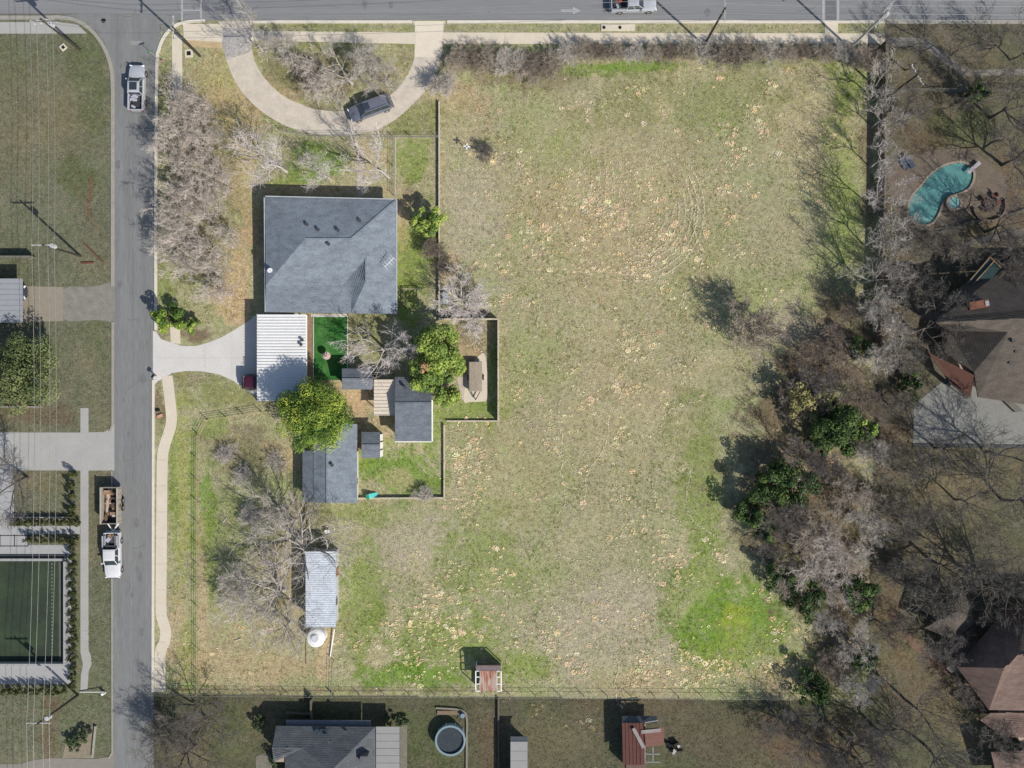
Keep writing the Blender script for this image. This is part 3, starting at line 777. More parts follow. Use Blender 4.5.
# long white metal barn
bn = thing('metal_barn', 'long pale blue white metal roofed barn in the south west pasture', 'barn', W(320, 589))
ribbed((305.6, 551.7, 335.6, 627), 2.9, 2.9, mat('blue_white_metal', (.46, .50, .55), .45, amt=.22, scale=1.0, fine=6, spec=.4), bn, step=.27, ribw=.05, ribh=.035)
_, bp_ = walls('wall', [(305.6, 551.7), (335.6, 551.7), (335.6, 627), (305.6, 627)], 0, 2.8, mat('barn_metal', (.42, .44, .46), .6, amt=.15), bn, .2)
openings(bp_, (1, 2), ((.7, .9),), bn, .3)
q = W(318.5, 634)
tk = thing('water_tank', 'round white water tank at the south end of the metal barn', 'tank', q)
MB().cyl(q, 1.12, 1.7, 28).build('tank_wall', M_WHITE, tk)
MB().add([(q.x + r_ * math.cos(k * math.tau / 28), q.y + r_ * math.sin(k * math.tau / 28), z_) for r_, z_ in ((1.16, 1.7), (1.0, 1.86), (.55, 1.95), (.5, 2.08)) for k in range(28)],
        [(i * 28 + k, i * 28 + (k + 1) % 28, (i + 1) * 28 + (k + 1) % 28, (i + 1) * 28 + k) for i in range(3) for k in range(28)] + [tuple(range(84, 112))]).build('tank_lid', M_WHITE, tk)
MB().cyl((q.x, q.y, 2.08), .42, .06, 20).build('hatch', mat('hatch_grey', (.4, .42, .45), .5), tk)
hb = MB(); hb.tube([W(325, 641, .03), W(319, 647, .03), W(311, 646, .03), W(306, 639, .03), W(305.5, 651, .03), W(306, 664, .03)], .05, 5)
tag(hb.build('water_hose', mat('brown_hose', (.07, .045, .035), .7)), 'dark brown hose curling on the grass round the white tank', 'hose')
tag(MB().bar(W(334.5, 629, .5), W(330, 658, .12), .12, .1).build('board', M_TRIM), 'long white board lying south of the metal barn', 'board')

# rusty hay shelter in the south
rs = thing('rusty_shelter', 'small shelter with rusty metal roof and open white side frames', 'shelter', W(489, 679))
mb = MB(); mb.solid([W(480.5, 671, 2.5), W(496.5, 671, 2.5), W(496.5, 691, 2.35), W(480.5, 691, 2.35)], [(0, 1, 2, 3)], .06)
for k in range(9): mb.bar(W(480.5 + k * 2, 671, 2.53), W(480.5 + k * 2, 691, 2.38), .06, .04)
mb.build('roof', mat('rusty_metal', T(168, 104, 78), .8, amt=.3, scale=2.2, fine=8, col2=T(186, 168, 156), stretch=(2.5, .4, 1)), rs)
mb = MB(); mb.solid([W(476, 665.5, 2.15), W(501, 665.5, 2.15), W(501, 671, 2.5), W(476, 671, 2.5)], [(0, 1, 2, 3)], .05)
mb.build('rear_sheet', mat('rusty_pale_metal', T(172, 150, 146), .7, amt=.4, scale=4), rs)
for x in (475.8, 480.3, 496.7, 501.2):
    MB().bar(W(x, 671, 2.45), W(x, 691, 2.3), .12, .1).build('rail', M_TRIM, rs)
for y in (671, 677, 684, 691):
    for a_, b_ in ((475.8, 480.3), (496.7, 501.2)): MB().bar(W(a_, y, 2.38), W(b_, y, 2.38), .1, .08).build('rafter', M_TRIM, rs)
for x in (476, 501):
    for y in (667, 691): q = W(x, y, 2.1); MB().box((q.x, q.y, 1.1), (.1, .1, 2.2)).build('post', M_TRIM, rs)
mb = MB(); a_ = W(476, 669, 2); b_ = W(501, 669, 2); mb.box(((a_.x + b_.x) / 2, a_.y, 1.15), (b_.x - a_.x, .06, 2.2)); a_ = W(478, 690, 2)
mb.build('rear_wall', mat('rusty_wall', (.2, .12, .09), .9, amt=.3), rs)
MB().box(tuple(W(489, 680, 0) + Vector((0, 0, .6))), (2.4, 1.7, 1.2)).build('hay_stack', mat('hay', (.25, .19, .1), .95, amt=.3, bump=.5), rs)

# covered flatbed trailer on the patio
ut = thing('utility_trailer', 'covered brown flatbed trailer parked on the side yard slab', 'trailer', W(475.5, 377))
q = W(475.8, 376.5)
cv = MB(); hx, hy = .82, 1.85
sec = [(-hy, .95), (-hy + .08, 1.02), (hy - .08, 1.02), (hy, .95)]
vs = []; fs = []
for i, (yy_, zz_) in enumerate(sec):
    for x_, dz in ((-hx, -.35), (-hx, -.04), (-hx + .08, 0), (0, .04), (hx - .08, 0), (hx, -.04), (hx, -.35)): vs.append((q.x + x_, q.y + yy_, zz_ + dz))
for i in range(3):
    for k in range(6): fs.append((i * 7 + k, i * 7 + k + 1, (i + 1) * 7 + k + 1, (i + 1) * 7 + k))
fs += [tuple(range(6, -1, -1)), tuple(range(21, 28))]
cv.add(vs, fs).build('cover', mat('tan_tarp', T(158, 146, 130), .85, amt=.2, scale=1.5, fine=9, bump=.3), ut)
MB().box((q.x, q.y, .52), (1.6, 3.6, .14)).build('bed', M_DKMET, ut)
for s_ in (-1, 1):
    w_ = MB().tube([(q.x + s_ * .85, q.y - .1, .33), (q.x + s_ * 1.03, q.y - .1, .33)], .33, 18).build('wheel', M_BLACK, ut)
    MB().tube([(q.x + s_ * 1.03, q.y - .1, .33), (q.x + s_ * 1.045, q.y - .1, .33)], .18, 12).build('rim', M_TRIM, w_)
mb = MB(); mb.bar((q.x - .6, q.y - 1.8, .5), (q.x, q.y - 2.9, .45), .09); mb.bar((q.x + .6, q.y - 1.8, .5), (q.x, q.y - 2.9, .45), .09); mb.build('tongue', M_DKMET, ut)
MB().tube([(q.x, q.y - 2.8, 0), (q.x, q.y - 2.8, .75)], .04, 8).build('jack', M_DKMET, ut)

# ---------------------------------------------------------------- neighbours' buildings
nb = [(272, 722), (272, 757), (286, 764), (286, 850), (405, 850), (400, 726)]
nh = thing('neighbour_house', 'grey shingled house at the bottom edge with a white patio roof', 'house', W(335, 770))
MB().prism([q for q in P2([(281, 731), (370, 731), (370, 860), (294, 860), (294, 753), (281, 753)])], 0, 2.6).build('wall', M_BRICK, nh)
M_NS = shingle('neighbour_shingles', T(92, 96, 100)); M_NS2 = M_NS
nv = [(276, 726, 2.7), (272, 748, 3.4), (274, 761, 2.7), (300, 748, 3.4), (290, 756, 3.0), (285, 757, 2.8), (285, 860, 2.8), (375, 727, 2.7), (374, 860, 2.8), (330, 773, 5.3), (330, 860, 5.3), (371, 728, 2.75)]
courses('roof', [(276, 726, 2.7), (375, 727, 2.7), (330, 772, 5.2), (330, 860, 5.2), (376, 860, 2.7), (285, 860, 2.8), (285, 757, 2.8), (303, 748, 3.8), (272, 748, 3.8), (274, 762, 3.0), (288, 757, 3.0)],
        [(8, 7, 1, 0), (7, 6, 2), (7, 2, 1), (1, 2, 3, 4), (6, 5, 3, 2), (8, 9, 6, 7)], M_NS, nh, th=.15)
vents([(330, 741, 4.0), (346, 731, 3.0)], nh)
mb = MB()
for x in (317, 322, 326): mb.box(tuple(W(x, 731.5, 3.25)), (.5, .55, .1))
mb.build('skylight', M_GLASS, nh)
ribbed((376, 727, 399.5, 800), 2.5, 2.5, mat('grey_white_metal', T(150, 149, 147), .6, amt=.08), nh, 'patio_roof', step=.9, ribh=.03)
mb = MB(); mb.box(tuple(W(365, 757, 3.6)), (.9, .9, 1.8)); mb.build('chimney', mat('chimney_brick', (.1, .1, .11), .9, amt=.3), nh)
MB().bar(W(286, 723.5, 2.0), W(371, 724, 2.0), .9, .06).build('awning', mat('awning_blue_grey', T(118, 124, 130), .7), nh)
struct('patio', MB().prism(P2([(400, 726), (407, 724), (407, 900), (400, 900)]), -.05, .03), mat('patio_grey', T(124, 120, 108), .95, amt=.25, scale=2))
struct('patio', MB().prism(P2([(256, 756), (270, 752), (272, 768), (256, 790)]), -.05, .03), MATS['patio_grey'])
# above ground pool
q = W(451, 737)
ap = thing('above_ground_pool', 'round above ground pool with dark water and pale blue rim', 'pool', q)
MB().ring(q, 1.72, 1.78, 0, 1.15, 40).build('pool_wall', mat('pool_steel', (.3, .36, .4), .5), ap)
MB().ring((q.x, q.y), 1.66, 1.9, 1.15, 1.2, 40).build('rim', mat('pool_rim', T(128, 150, 158), .5, amt=.1), ap)
MB().cyl((q.x, q.y, .8), 1.7, .12, 40).build('water', mat('dark_pool_water', T(64, 70, 74), .25, amt=.2, scale=1.5, fine=6), ap)
for k in range(10):
    t_ = k * math.tau / 10; MB().box((q.x + 1.83 * math.cos(t_), q.y + 1.83 * math.sin(t_), .57), (.1, .14, 1.14), t_).build('upright', mat('pool_post', (.45, .5, .53), .5), ap)
wf = MB()
pts = [W(*p_) for p_ in [(436, 707.5)] + smooth_line([(446, 708), (458, 709), (465, 712), (467, 720), (467, 732)], 4) + [(466.5, 800)]]
strip(wf, pts, .22, 0, .25)
tag(wf.build('landscape_edging', mat('pale_timber', T(136, 130, 116), .9, amt=.15)), 'curved pale timber edging around the round pool', 'edging')
tag(MB().box(tuple(W(450, 712.5, .1)), (3.2, .5, .2)).build('timber_step', mat('timber_step', T(130, 112, 94), .9, amt=.3, scale=5)), 'rough timber step above the round pool', 'step')
q = W(463, 714); pp = thing('pool_pump', 'small round pool pump inside the curved timber edging', 'pump', q)
MB().cyl(q, .28, .7, 16).build('filter', mat('pump_blue', (.16, .22, .3), .5), pp); MB().tube([q + Vector((0, 0, .4)), W(459, 722, .4)], .04, 6).build('hose', M_DKMET, pp)
# narrow shed
s1 = thing('narrow_shed', 'narrow pale shed roof near the fence, right of the round pool', 'shed', W(518, 760))
ribbed((510.5, 742, 527.5, 800), 2.5, 2.5, MATS['grey_white_metal'], s1, step=1.2, ribh=.02)
MB().prism(P2([(511.5, 738.5), (526.5, 738.5), (527, 800), (511, 800)]), 0, 2.4).build('wall', mat('grey_siding', T(96, 98, 100), .8), s1)
mb = MB(); mb.solid([W(510.5, 736.5, 2.2), W(527.5, 736.5, 2.2), W(527.5, 742, 2.5), W(510.5, 742, 2.5)], [(0, 1, 2, 3)], .06); mb.build('front_roof', mat('front_roof_grey', T(104, 108, 112), .7), s1)
# red brown shed
s2 = thing('red_shed', 'red brown metal shed with half open roof, south of the field', 'shed', W(640, 742))
M_RED = mat('red_brown_metal', T(100, 62, 54), .7, amt=.18, scale=1.2)
mb = MB(); mb.solid([W(622, 723, 2.4), W(643, 723, 2.8), W(645, 765, 2.8), W(623, 765, 2.4)], [(0, 1, 2, 3)], .06)
for k in range(1, 6): mb.bar(W(622 + k * 3.6, 723, 2.43 + k * .07), W(623 + k * 3.6, 765, 2.43 + k * .07), .06, .04)
mb.build('roof', M_RED, s2)
mb = MB(); mb.solid([W(644, 729, 2.7), W(664, 727, 2.5), W(664, 745, 2.5), W(646, 747, 2.7)], [(0, 1, 2, 3)], .06); mb.build('side_roof', mat('red_striped_metal', T(112, 74, 64), .7, amt=.25, stretch=(.3, 3, 1)), s2)
mb = MB(); mb.solid([W(622, 716, 1.9), W(657, 716, 1.9), W(657, 723, 2.4), W(622, 723, 2.4)], [(0, 1, 2, 3)], .06); mb.build('rear_sheet', mat('dark_sheet', T(78, 84, 88), .7, amt=.25, scale=3), s2)
MB().prism(P2([(623, 722), (643, 722), (644, 764), (624, 764)]), 0, 2.2).build('wall', mat('shed_wall_brown', (.12, .08, .06), .9), s2)
for x, y, l_, a in ((651, 731, 2.4, 6), (638.5, 738, 2.7, -62)):
    q = W(x, y, 2.85); MB().box((q.x, q.y, q.z), (l_, .42, .07), R(a), (0, 0)).build('loose_board', mat('pale_board', T(150, 142, 138), .8), s2)
for a_, b_ in (((645, 724), (645, 764)), ((645, 722.5), (658, 720.5)), ((646, 762), (660, 762)), ((653, 747), (653, 762)), ((646, 754), (660, 754))):
    MB().bar(W(*a_, 2.5), W(*b_, 2.5), .1).build('frame_bar', mat('frame_white', T(146, 146, 148), .6), s2)
q = W(674, 743)
jk = thing('junk_pile', 'pile of dark and white scrap beside the red brown shed', 'junk pile', q)
for k in range(7):
    dx, dy = rnd.uniform(-1, 1), rnd.uniform(-1.1, 1.1)
    MB().box((q.x + dx, q.y + dy, .3 + rnd.random() * .15), (rnd.uniform(.3, .9), rnd.uniform(.2, .5), rnd.uniform(.2, .6)), rnd.random() * 3, (rnd.uniform(-.4, .4), rnd.uniform(-.4, .4))).build('scrap', [M_DKMET, mat('scrap_white', T(160, 160, 160), .6), M_BLACK][k % 3], jk)

# big house on the right
eh = thing('brown_house', 'large brown roofed house right of the wooded boundary, above its driveway', 'house', W(980, 320))
M_BR = shingle('brown_shingles', T(92, 85, 78)); M_RU = mat('rust_brown', T(98, 66, 54), .8, amt=.2)
MB().prism(P2([(942, 322), (958, 302), (1120, 302), (1120, 380), (1010, 388), (982, 392), (950, 372), (942, 350)]), 0, 2.8).build('wall', M_BRICK, eh)
bv = [(937, 321, 3.0), (970, 292, 6.2), (1012, 262, 7.0), (1060, 316, 4.6), (937, 325, 3.0), (1007, 331, 5.4),
      (947, 331, 3.1), (978, 371, 5.2), (982, 397, 3.0), (937, 356, 3.0), (1120, 262, 7.0), (1120, 316, 4.6), (1120, 380, 3.0), (1010, 385, 3.0), (1060, 385, 3.0)]
courses('roof', [(936, 322, 7.8), (1120, 314, 8.4), (1120, 262, 3.0), (1012, 263, 3.0), (963, 284, 3.0)], [(0, 1, 2, 3, 4)], M_BR, eh)
courses('east_roof', [(936, 322.5, 7.6), (1120, 314.5, 8.2), (1120, 384, 2.9), (1030, 405, 2.9), (978, 397, 2.9), (1008, 332, 7.2), (949, 331, 2.7), (974, 372, 4.0), (944, 352, 2.6)],
        [(0, 5, 1), (0, 6, 5), (1, 5, 3, 2), (5, 4, 3), (5, 7, 4), (6, 7, 5), (6, 8, 7)], M_BR, eh)
mb = MB(); mb.solid([W(928, 352, 3.1), W(946, 361, 3.6), W(974, 375, 4.3), W(971, 396, 3.15), (W(945, 375, 2.95))], [(0, 1, 2, 3, 4)], .1); mb.build('porch_roof', M_RU, eh)
q = W(979, 305, 6.5); cb = MB().box((q.x - .3, q.y, 5.9), (2.3, .9, 2.4), R(10)).build('chimney', mat('red_chimney_brick', T(120, 78, 60), .9, amt=.3, scale=4, fine=20), eh)
MB().box((q.x + .6, q.y + .15, 7.05), (.45, .6, .3), R(10)).build('chimney_cap', mat('cap_white', T(150, 150, 152), .5), cb)
vents([(1012, 341, 6.8), (1015, 352, 5.9), (1009, 363, 5.2)], eh)
# solarium with teal glazing
sr = MB(); sr.solid([W(966, 285, 3.4), W(990, 257, 4.2), W(1001, 268, 4.4), (W(978, 294, 3.7))], [(0, 1, 2, 3)], .1); sr.build('conservatory_roof', mat('teal_glazing', T(52, 70, 68), .3, amt=.3), eh)
fr = MB()
for a_, b_ in (((966, 285, 3.5), (990, 257, 4.3)), ((990, 257, 4.3), (1001, 268, 4.5)), ((970, 288, 3.7), (994, 261, 4.4))): fr.bar(W(*a_), W(*b_), .14)
fr.build('conservatory_frame', mat('tan_frame', T(120, 100, 76), .7), eh)
fr = MB().bar(W(950, 380, 2.2), W(969, 396, 2.2), .6, .1).build('walk_cover', mat('brown_cover', T(72, 54, 46), .8), eh)
MB().prism(P2([(944, 384), (950, 381), (970, 397), (966, 399)]), 0, .5).build('planter', mat('planter_grey', T(120, 120, 118), .9), eh)
MB().prism(P2([(988, 388), (993, 386), (1021, 411), (1013, 412)]), 0, .6).build('retaining_wall', mat('retaining_grey', T(110, 108, 100), .9), eh)
# bottom right house
sh = thing('maroon_house', 'dark maroon roofed house in the bottom right corner', 'house', W(1000, 700))
M_MR = shingle('maroon_shingles', T(116, 98, 90))
MB().prism(P2([(966, 668), (1002, 626), (1120, 626), (1120, 733), (1008, 733), (996, 708)]), 0, 2.5).build('wall', M_BRICK, sh)
MB().prism(P2([(1006, 756), (1120, 756), (1120, 786), (1008, 786)]), 0, 2.4).build('garage_wall', M_BRICK, sh)
courses('roof', [(957, 667, 3.0), (1001, 616, 3.0), (1030, 598, 3.0), (1120, 598, 3.0), (1120, 712, 3.0), (989, 710, 3.0), (1018, 655, 7.6), (1004, 668, 7.2), (1120, 652, 8.2)],
        [(0, 7, 1), (7, 6, 2, 1), (6, 8, 3, 2), (0, 5, 7), (7, 5, 6), (6, 5, 4, 8)], M_MR, sh)
courses('lower_roof', [(980, 720, 2.9), (991, 713, 3.0), (1120, 713, 3.4), (1120, 740, 2.6), (1003, 737, 2.6)], [(0, 1, 2, 3, 4)], M_MR, sh)
roof('garage_roof', [(991, 752, 2.9), (1040, 750, 3.6), (1120, 750, 3.6), (1120, 790, 2.6), (1000, 790, 2.6)], [(0, 1, 2, 3, 4)], M_MR, sh)
MB().box(tuple(W(957, 662, 1.4)), (2.9, .9, .12), R(48)).build('canopy', mat('pale_canopy', T(122, 122, 118), .7), sh)
# gazebo with hip roof among bare trees
gz = thing('pavilion', 'brown hip roofed pavilion hidden among the dense grey bare trees', 'pavilion', W(952, 608))
gv = [(924, 628, 2.5), (955, 640, 2.5), (975, 622, 2.5), (962, 585, 2.5), (956, 612, 4.4)]
courses('roof', gv, [(0, 1, 4), (1, 2, 4), (2, 3, 4), (3, 0, 4)], M_BR, gz)
for x, y in ((928, 627), (955, 636), (970, 620), (961, 590)): q = W(x, y, 2.4); MB().box((q.x, q.y, 1.2), (.15, .15, 2.4)).build('post', M_WOOD, gz)
struct('garden_path', strip(MB(), [W(*q) for q in smooth_line([(890, 610), (920, 650), (960, 680), (985, 712)], 5)], .9, -.05, .02), mat('brick_path', T(122, 98, 84), .95, amt=.25))
# left neighbours
lr = thing('white_outbuilding', 'pale corrugated outbuilding roof at the left edge of the picture', 'outbuilding', W(0, 300))
ribbed((-60, 279, 22.5, 322), 2.7, 2.5, mat('dull_white_metal', T(150, 152, 156), .6, amt=.06), lr, step=.6, ribh=.04)
MB().prism(P2([(-60, 283), (18, 283), (18, 320), (-60, 320)]), 0, 2.4).build('wall', mat('outbuilding_wall', T(120, 120, 118), .8), lr)
wl = thing('boundary_wall', 'low fence across the left lawn above the white outbuilding', 'wall', W(15, 257))
MB().bar(W(-80, 257, .75), W(33, 257, .75), .12, 1.5).build('panel', mat('wall_grey', T(120, 118, 110), .9), wl)
wl = thing('garden_wall', 'low brown retaining wall below the left evergreen tree', 'wall', W(15, 407))
MB().bar(W(-80, 406, .25), W(42, 407, .25), .25, .5).build('panel', mat('wall_tan', T(140, 134, 124), .9), wl)
MB().bar(W(-80, 403.5, .16), W(42, 404.3, .16), .3, .3).build('timber', mat('wall_brown', T(80, 58, 48), .9), wl)
# white court wall and turf court
ct = thing('sports_court', 'sunken dark green court enclosed by a pale wall at the left edge', 'court', W(10, 612))
MB().prism(P2([(-200, 560), (65, 560), (65, 663), (-200, 663)]), -.04, .012).build('turf', mat('dark_court_turf', T(50, 60, 48), .95, amt=.3, scale=.5, fine=8, col2=T(56, 70, 50)), ct)
M_CW = mat('court_wall', T(160, 160, 158), .85, amt=.08)
MB().bar(W(-200, 559.5, .25), W(66.5, 559.5, .25), .3, .5).build('wall', M_CW, ct)
MB().bar(W(66, 561, .45), W(66, 662.5, .45), .25, .9).build('wall', M_CW, ct)
MB().bar(W(-200, 663.7, .45), W(66.5, 663.7, .45), .25, .9).build('wall', M_CW, ct)
MB().bar(W(-200, 555.5, .1), W(66.5, 555.5, .1), .12, .16).build('kerb_line', M_VENT, ct)
cl = MB(); cl.bar(W(60, 562, .02), W(60, 661, .02), .3, .02)
cl.build('border', mat('court_border', T(96, 94, 88), .9), ct)
dl = MB()
for k in range(27): dl.box(tuple(W(52, 564 + k * 3.6, .02)), (.12, .2, .014))
dl.build('line_marks', mat('court_marks', T(120, 128, 122), .9), ct)
wl = thing('planter_wall', 'thin white rail behind the hedge between lawn and plaza', 'wall', W(42, 517.5))
MB().bar(W(15, 517.3, .3), W(72, 517.3, .3), .12, .6).build('panel', M_CW, wl)
bd = MB().prism(P2([(62, 758), (66, 743), (80, 731), (95, 725), (92, 758)]), -.03, .03)
o = struct('planting_bed', bd, mat('pale_mulch', T(140, 130, 112), .95, amt=.3, scale=2.5, fine=12))
tag(MB().bar(W(95.5, 726, .2), W(92.5, 757.5, .2), .12, .4).build('edging', mat('edge_pale', T(160, 158, 146), .8)), 'pale edging board on the right side of the corner planting bed', 'edging')
# ---------------------------------------------------------------- fences
def resample(pts, step):
    out = []
    for i in range(len(pts) - 1):
        a, b = Vector(pts[i]), Vector(pts[i + 1]); n = max(1, round((b - a).length / step))
        for k in range(n): out.append(a + (b - a) * k / n)
    out.append(Vector(pts[-1])); return out
def board_fence(pts, h, label, m, cap=True, th=.05, post=True):
    w = [W(*p) for p in pts]
    f = thing('board_fence', label, 'fence', w[0])
    mb = MB(); x = resample(w, .16); 
    r_ = random.Random(len(label))
    for i in range(len(x) - 1):
        a, b = x[i], x[i + 1]; hh = h + r_.uniform(-.02, .02)
        d = (b - a).normalized() * .008
        mb.bar(a + d + Vector((0, 0, hh / 2)), b - d + Vector((0, 0, hh / 2)), th if False else .03, hh)
    mb.build('panel', m, f)
    if cap:
        mb = MB()
        for i in range(len(w) - 1): mb.bar(w[i] + Vector((0, 0, h - .04)), w[i + 1] + Vector((0, 0, h - .04)), .19, .07)
        mb.build('top_rail', m, f)
    if post:
        for q in resample(w, 2.5): MB().box((q.x, q.y, h / 2 + .02), (.11, .11, h + .04)).build('post', m, f)
    return f
def wire_fence(pts, h, label, m, wires=4, step=3.0, pw=.09):
    w = [W(*p) for p in pts]
    f = thing('wire_fence', label, 'fence', w[0])
    mb = MB()
    for i in range(len(w) - 1):
        for k in range(wires): z = h * (k + 1) / wires - .04; mb.bar(w[i] + Vector((0, 0, z)), w[i + 1] + Vector((0, 0, z)), .025)
    mb.build('wire', m, f)
    for q in resample(w, step): MB().tube([(q.x, q.y, 0), (q.x, q.y, h + .06)], pw / 2, 6).build('post', m, f)
    return f
M_FN = mat('silver_boards', T(196, 184, 164), .9, amt=.22, scale=2, fine=9)
M_FD = mat('brown_boards', T(112, 100, 88), .9, amt=.25, scale=2, fine=9)
M_WI = mat('galvanised', T(150, 148, 140), .6, amt=.15)
board_fence([(439.5, 103), (439.5, 320)], .5, 'long silver board fence between the house yard and the open field', M_FN)
board_fence([(440, 320), (498.5, 320), (498.5, 421)], 1.6, 'silver board fence around the side yard with the covered trailer', M_FN)
board_fence([(498.5, 421), (447, 421)], .35, 'low board fence closing the bottom of the side yard', M_FN, post=False)
board_fence([(444.5, 425), (444.5, 497.5), (357, 498)], .45, 'board fence on two sides of the green back lawn', M_FN)
wire_fence([(282, 132), (310, 137), (438, 138)], 1.1, 'thin wire fence along the lower edge of the curved driveway', M_WI)
wire_fence([(394.5, 138), (394.5, 196)], 1.1, 'short wire fence running from the house up to the driveway', M_WI)
wire_fence([(262, 412), (208, 420), (200, 436), (199, 460), (199.5, 692)], 1.2, 'wire and post fence on the west side of the pasture', mat('pale_post', T(190, 168, 136), .9), 4, 2.6, .11)
wire_fence([(152, 692.5), (334, 694), (560, 695), (866, 697)], 1.2, 'long wire fence along the south edge of the pasture and open field', M_WI, 2)
wire_fence([(334, 660), (333, 694)], 1.1, 'short wire fence below the metal barn', M_WI, 3)
board_fence([(880.5, 46), (879, 200), (875, 345)], 1.8, 'tall weathered fence between the field and the wooded pool garden', M_FD)
board_fence([(498.5, 697), (498.5, 900)], .45, 'grey board fence between the round pool and the narrow shed', mat('dim_boards', T(104, 100, 88), .9, amt=.2), post=False)
board_fence([(313, 697), (313.5, 729)], 1.3, 'short grey fence running up from the bottom house', MATS['dim_boards'])
board_fence([(287, 711), (313, 712.5)], .7, 'short pale fence piece left of the bottom house gate', MATS['dim_boards'])
wire_fence([(888, 92), (1040, 92)], 1.4, 'wire fence below the sloping sidewalk at the upper right', M_WI)

# ---------------------------------------------------------------- utility poles and wires
M_POLE = mat('pole_wood', T(66, 60, 55), .9, amt=.25, fine=9)
M_POLEL = mat('pole_pale', T(170, 168, 164), .7, amt=.15)
M_WIRE = mat('wire_grey', T(150, 150, 146), .5, metal=.4)
TOPS = {}
def pole(px, py, h, label, arm=None, m=M_POLE, trans=True, r=.16, arms=1, key=None, cat='utility pole'):
    q = W(px, py)
    p = thing('utility_pole', label, cat, q)
    MB().tube([q, q + Vector((0, 0, h))], [r, r * .7], 10).build('shaft', m, p)
    a = R(arm or 0)
    for k in range(arms):
        z = h - .35 - k * 1.0
        d = Vector((math.cos(a), math.sin(a), 0)) * 1.35
        MB().bar(q + Vector((0, 0, z)) - d, q + Vector((0, 0, z)) + d, .11, .14).build('crossarm', M_POLEL, p)
        for t in (-.95, -.4, .4, .95):
            c = q + Vector((0, 0, z + .07)) + d * t
            MB().cyl(c, .06, .2, 8).build('insulator', mat('insulator_grey', (.5, .5, .52), .3), p)
            TOPS.setdefault(key or label, []).append(c + Vector((0, 0, .2)))
    if trans:
        c = q + Vector((.35, .1, h - 2.1)); MB().cyl(c, .26, .8, 12).build('transformer', mat('transformer_grey', (.4, .41, .42), .5), p)
    return p
pole(80, 49.5, 9.2, 'wooden utility pole on the lawn corner at the upper left crossroads', 5, arms=2, key='a')
pole(80.5, 256, 8.9, 'wooden utility pole on the left lawn above the gravel drive', 0, key='b')
pole(78, 695, 9.4, 'wooden utility pole below the hedged court at the lower left', 0, key='c')
pole(200, 56, 9.0, 'utility pole beside the short walk at the crossroads corner of the lot', 90, arms=1, trans=False, key='d')
pole(704, 45.5, 11.0, 'utility pole in the brush midway along the main street', 90, trans=False, key='e')
pole(850, 48.5, 11.5, 'pale utility pole with stacked hardware near the upper right lot corner', 60, m=M_POLEL, arms=3, key='f')
pole(887, 98, 8.5, 'utility pole in the dark garden above the swimming pool', 120, trans=False, key='g')
bl = thing('guy_guard', 'white guy rod with a ball end beside the lower left pole', 'guy rod', W(78, 691))
MB().tube([W(80, 692, .15), W(104, 692, .6)], .06, 6).build('rod', M_TRIM, bl)
q = W(105, 692.5); MB().cyl(q, .16, .75, 10).build('marker_post', M_TRIM, bl)
def wire(a, b, sag, label, r=.022):
    pts = []
    for k in range(13):
        t = k / 12; pts.append(a + (b - a) * t - Vector((0, 0, sag * 4 * t * (1 - t))))
    o = MB().tube(pts, r, 4).build('power_line', M_WIRE)
    tag(o, label, 'power line', 'overhead power lines')
def off(v, dy): return v + Vector((0, dy, 0))
A, B_, C_ = TOPS['a'], TOPS['b'], TOPS['c']
for i in range(4):
    nm = ['leftmost', 'second from left', 'third from left', 'rightmost'][i]
    wire(A[i], B_[i], .4, nm + ' of the four power lines over the upper left lawn')
    wire(B_[i], C_[i], 1.0, nm + ' of the four power lines over the court and lower left lawn')
    wire(C_[i], C_[i] + Vector((0, -60, 0)), .5, nm + ' of the four power lines below the lower left pole')
E_, F_, D_ = TOPS['e'], TOPS['f'], TOPS['d']
for i in range(4):
    nm = ['first', 'second', 'third', 'fourth'][i] + ' from the lot side'
    wire(D_[i], E_[i] , .6, nm + ' of the power lines over the street, left stretch')
    wire(E_[i], F_[i], .4, nm + ' of the power lines over the street, right stretch')
    wire(D_[i], A[i], .3, nm + ' of the power lines crossing the junction')
    wire(F_[i], F_[i] + Vector((70, 0, 0)), .4, nm + ' of the power lines past the upper right pole')

# ---------------------------------------------------------------- small street things
def lid_box(px, py, rz, label, s=.95):
    q = W(px, py); t = thing('utility_cover', label, 'utility cover', q, R(rz))
    MB().box((0, 0, .03), (s, s, .1)).build('collar', M_CONC, t, local=True)
    MB().box((0, 0, .09), (s * .5, s * .5, .04)).build('lid', M_DKMET, t, local=True)
lid_box(63.5, 47.5, 40, 'small square utility cover on the lawn by the upper left pole', .75)
lid_box(189, 53.5, 5, 'pale square utility cover beside the short walk', 1.0)
t = thing('utility_vault', 'pale slab with two round lids on the verge beside the main street', 'utility cover', W(618, 27.5))
MB().box(tuple(W(618, 27.7, .05)), (4.2, .85, .1)).build('slab', M_CONC, t)
for x in (604, 620): MB().cyl(W(x, 27.5, .1), .2, .04, 14).build('lid', M_DKMET, t)
t = MB().cyl(W(103.5, 20.5, 0), .3, .022, 18).build('manhole_cover', M_DKMET); tag(t, 'round dark manhole cover in the crossroads', 'manhole cover')
t = thing('marker_flag', 'tiny pink marker flag on the verge at the crossroads corner', 'flag', W(161, 61))
MB().tube([W(161, 61), W(161, 61) + Vector((0, 0, .6))], .02, 5).build('stick', M_TRIM, t); MB().bar(W(161, 61, .5), W(163.5, 61, .5), .04, .25).build('flag', mat('pink_cloth', (.7, .25, .35), .7), t)
t = thing('cross_post', 'small white cross shaped post standing alone in the field', 'post', W(467.5, 150))
q = W(467.5, 150); MB().tube([q, q + Vector((0, 0, 1.6))], .05, 8).build('stake', M_POLEL, t)
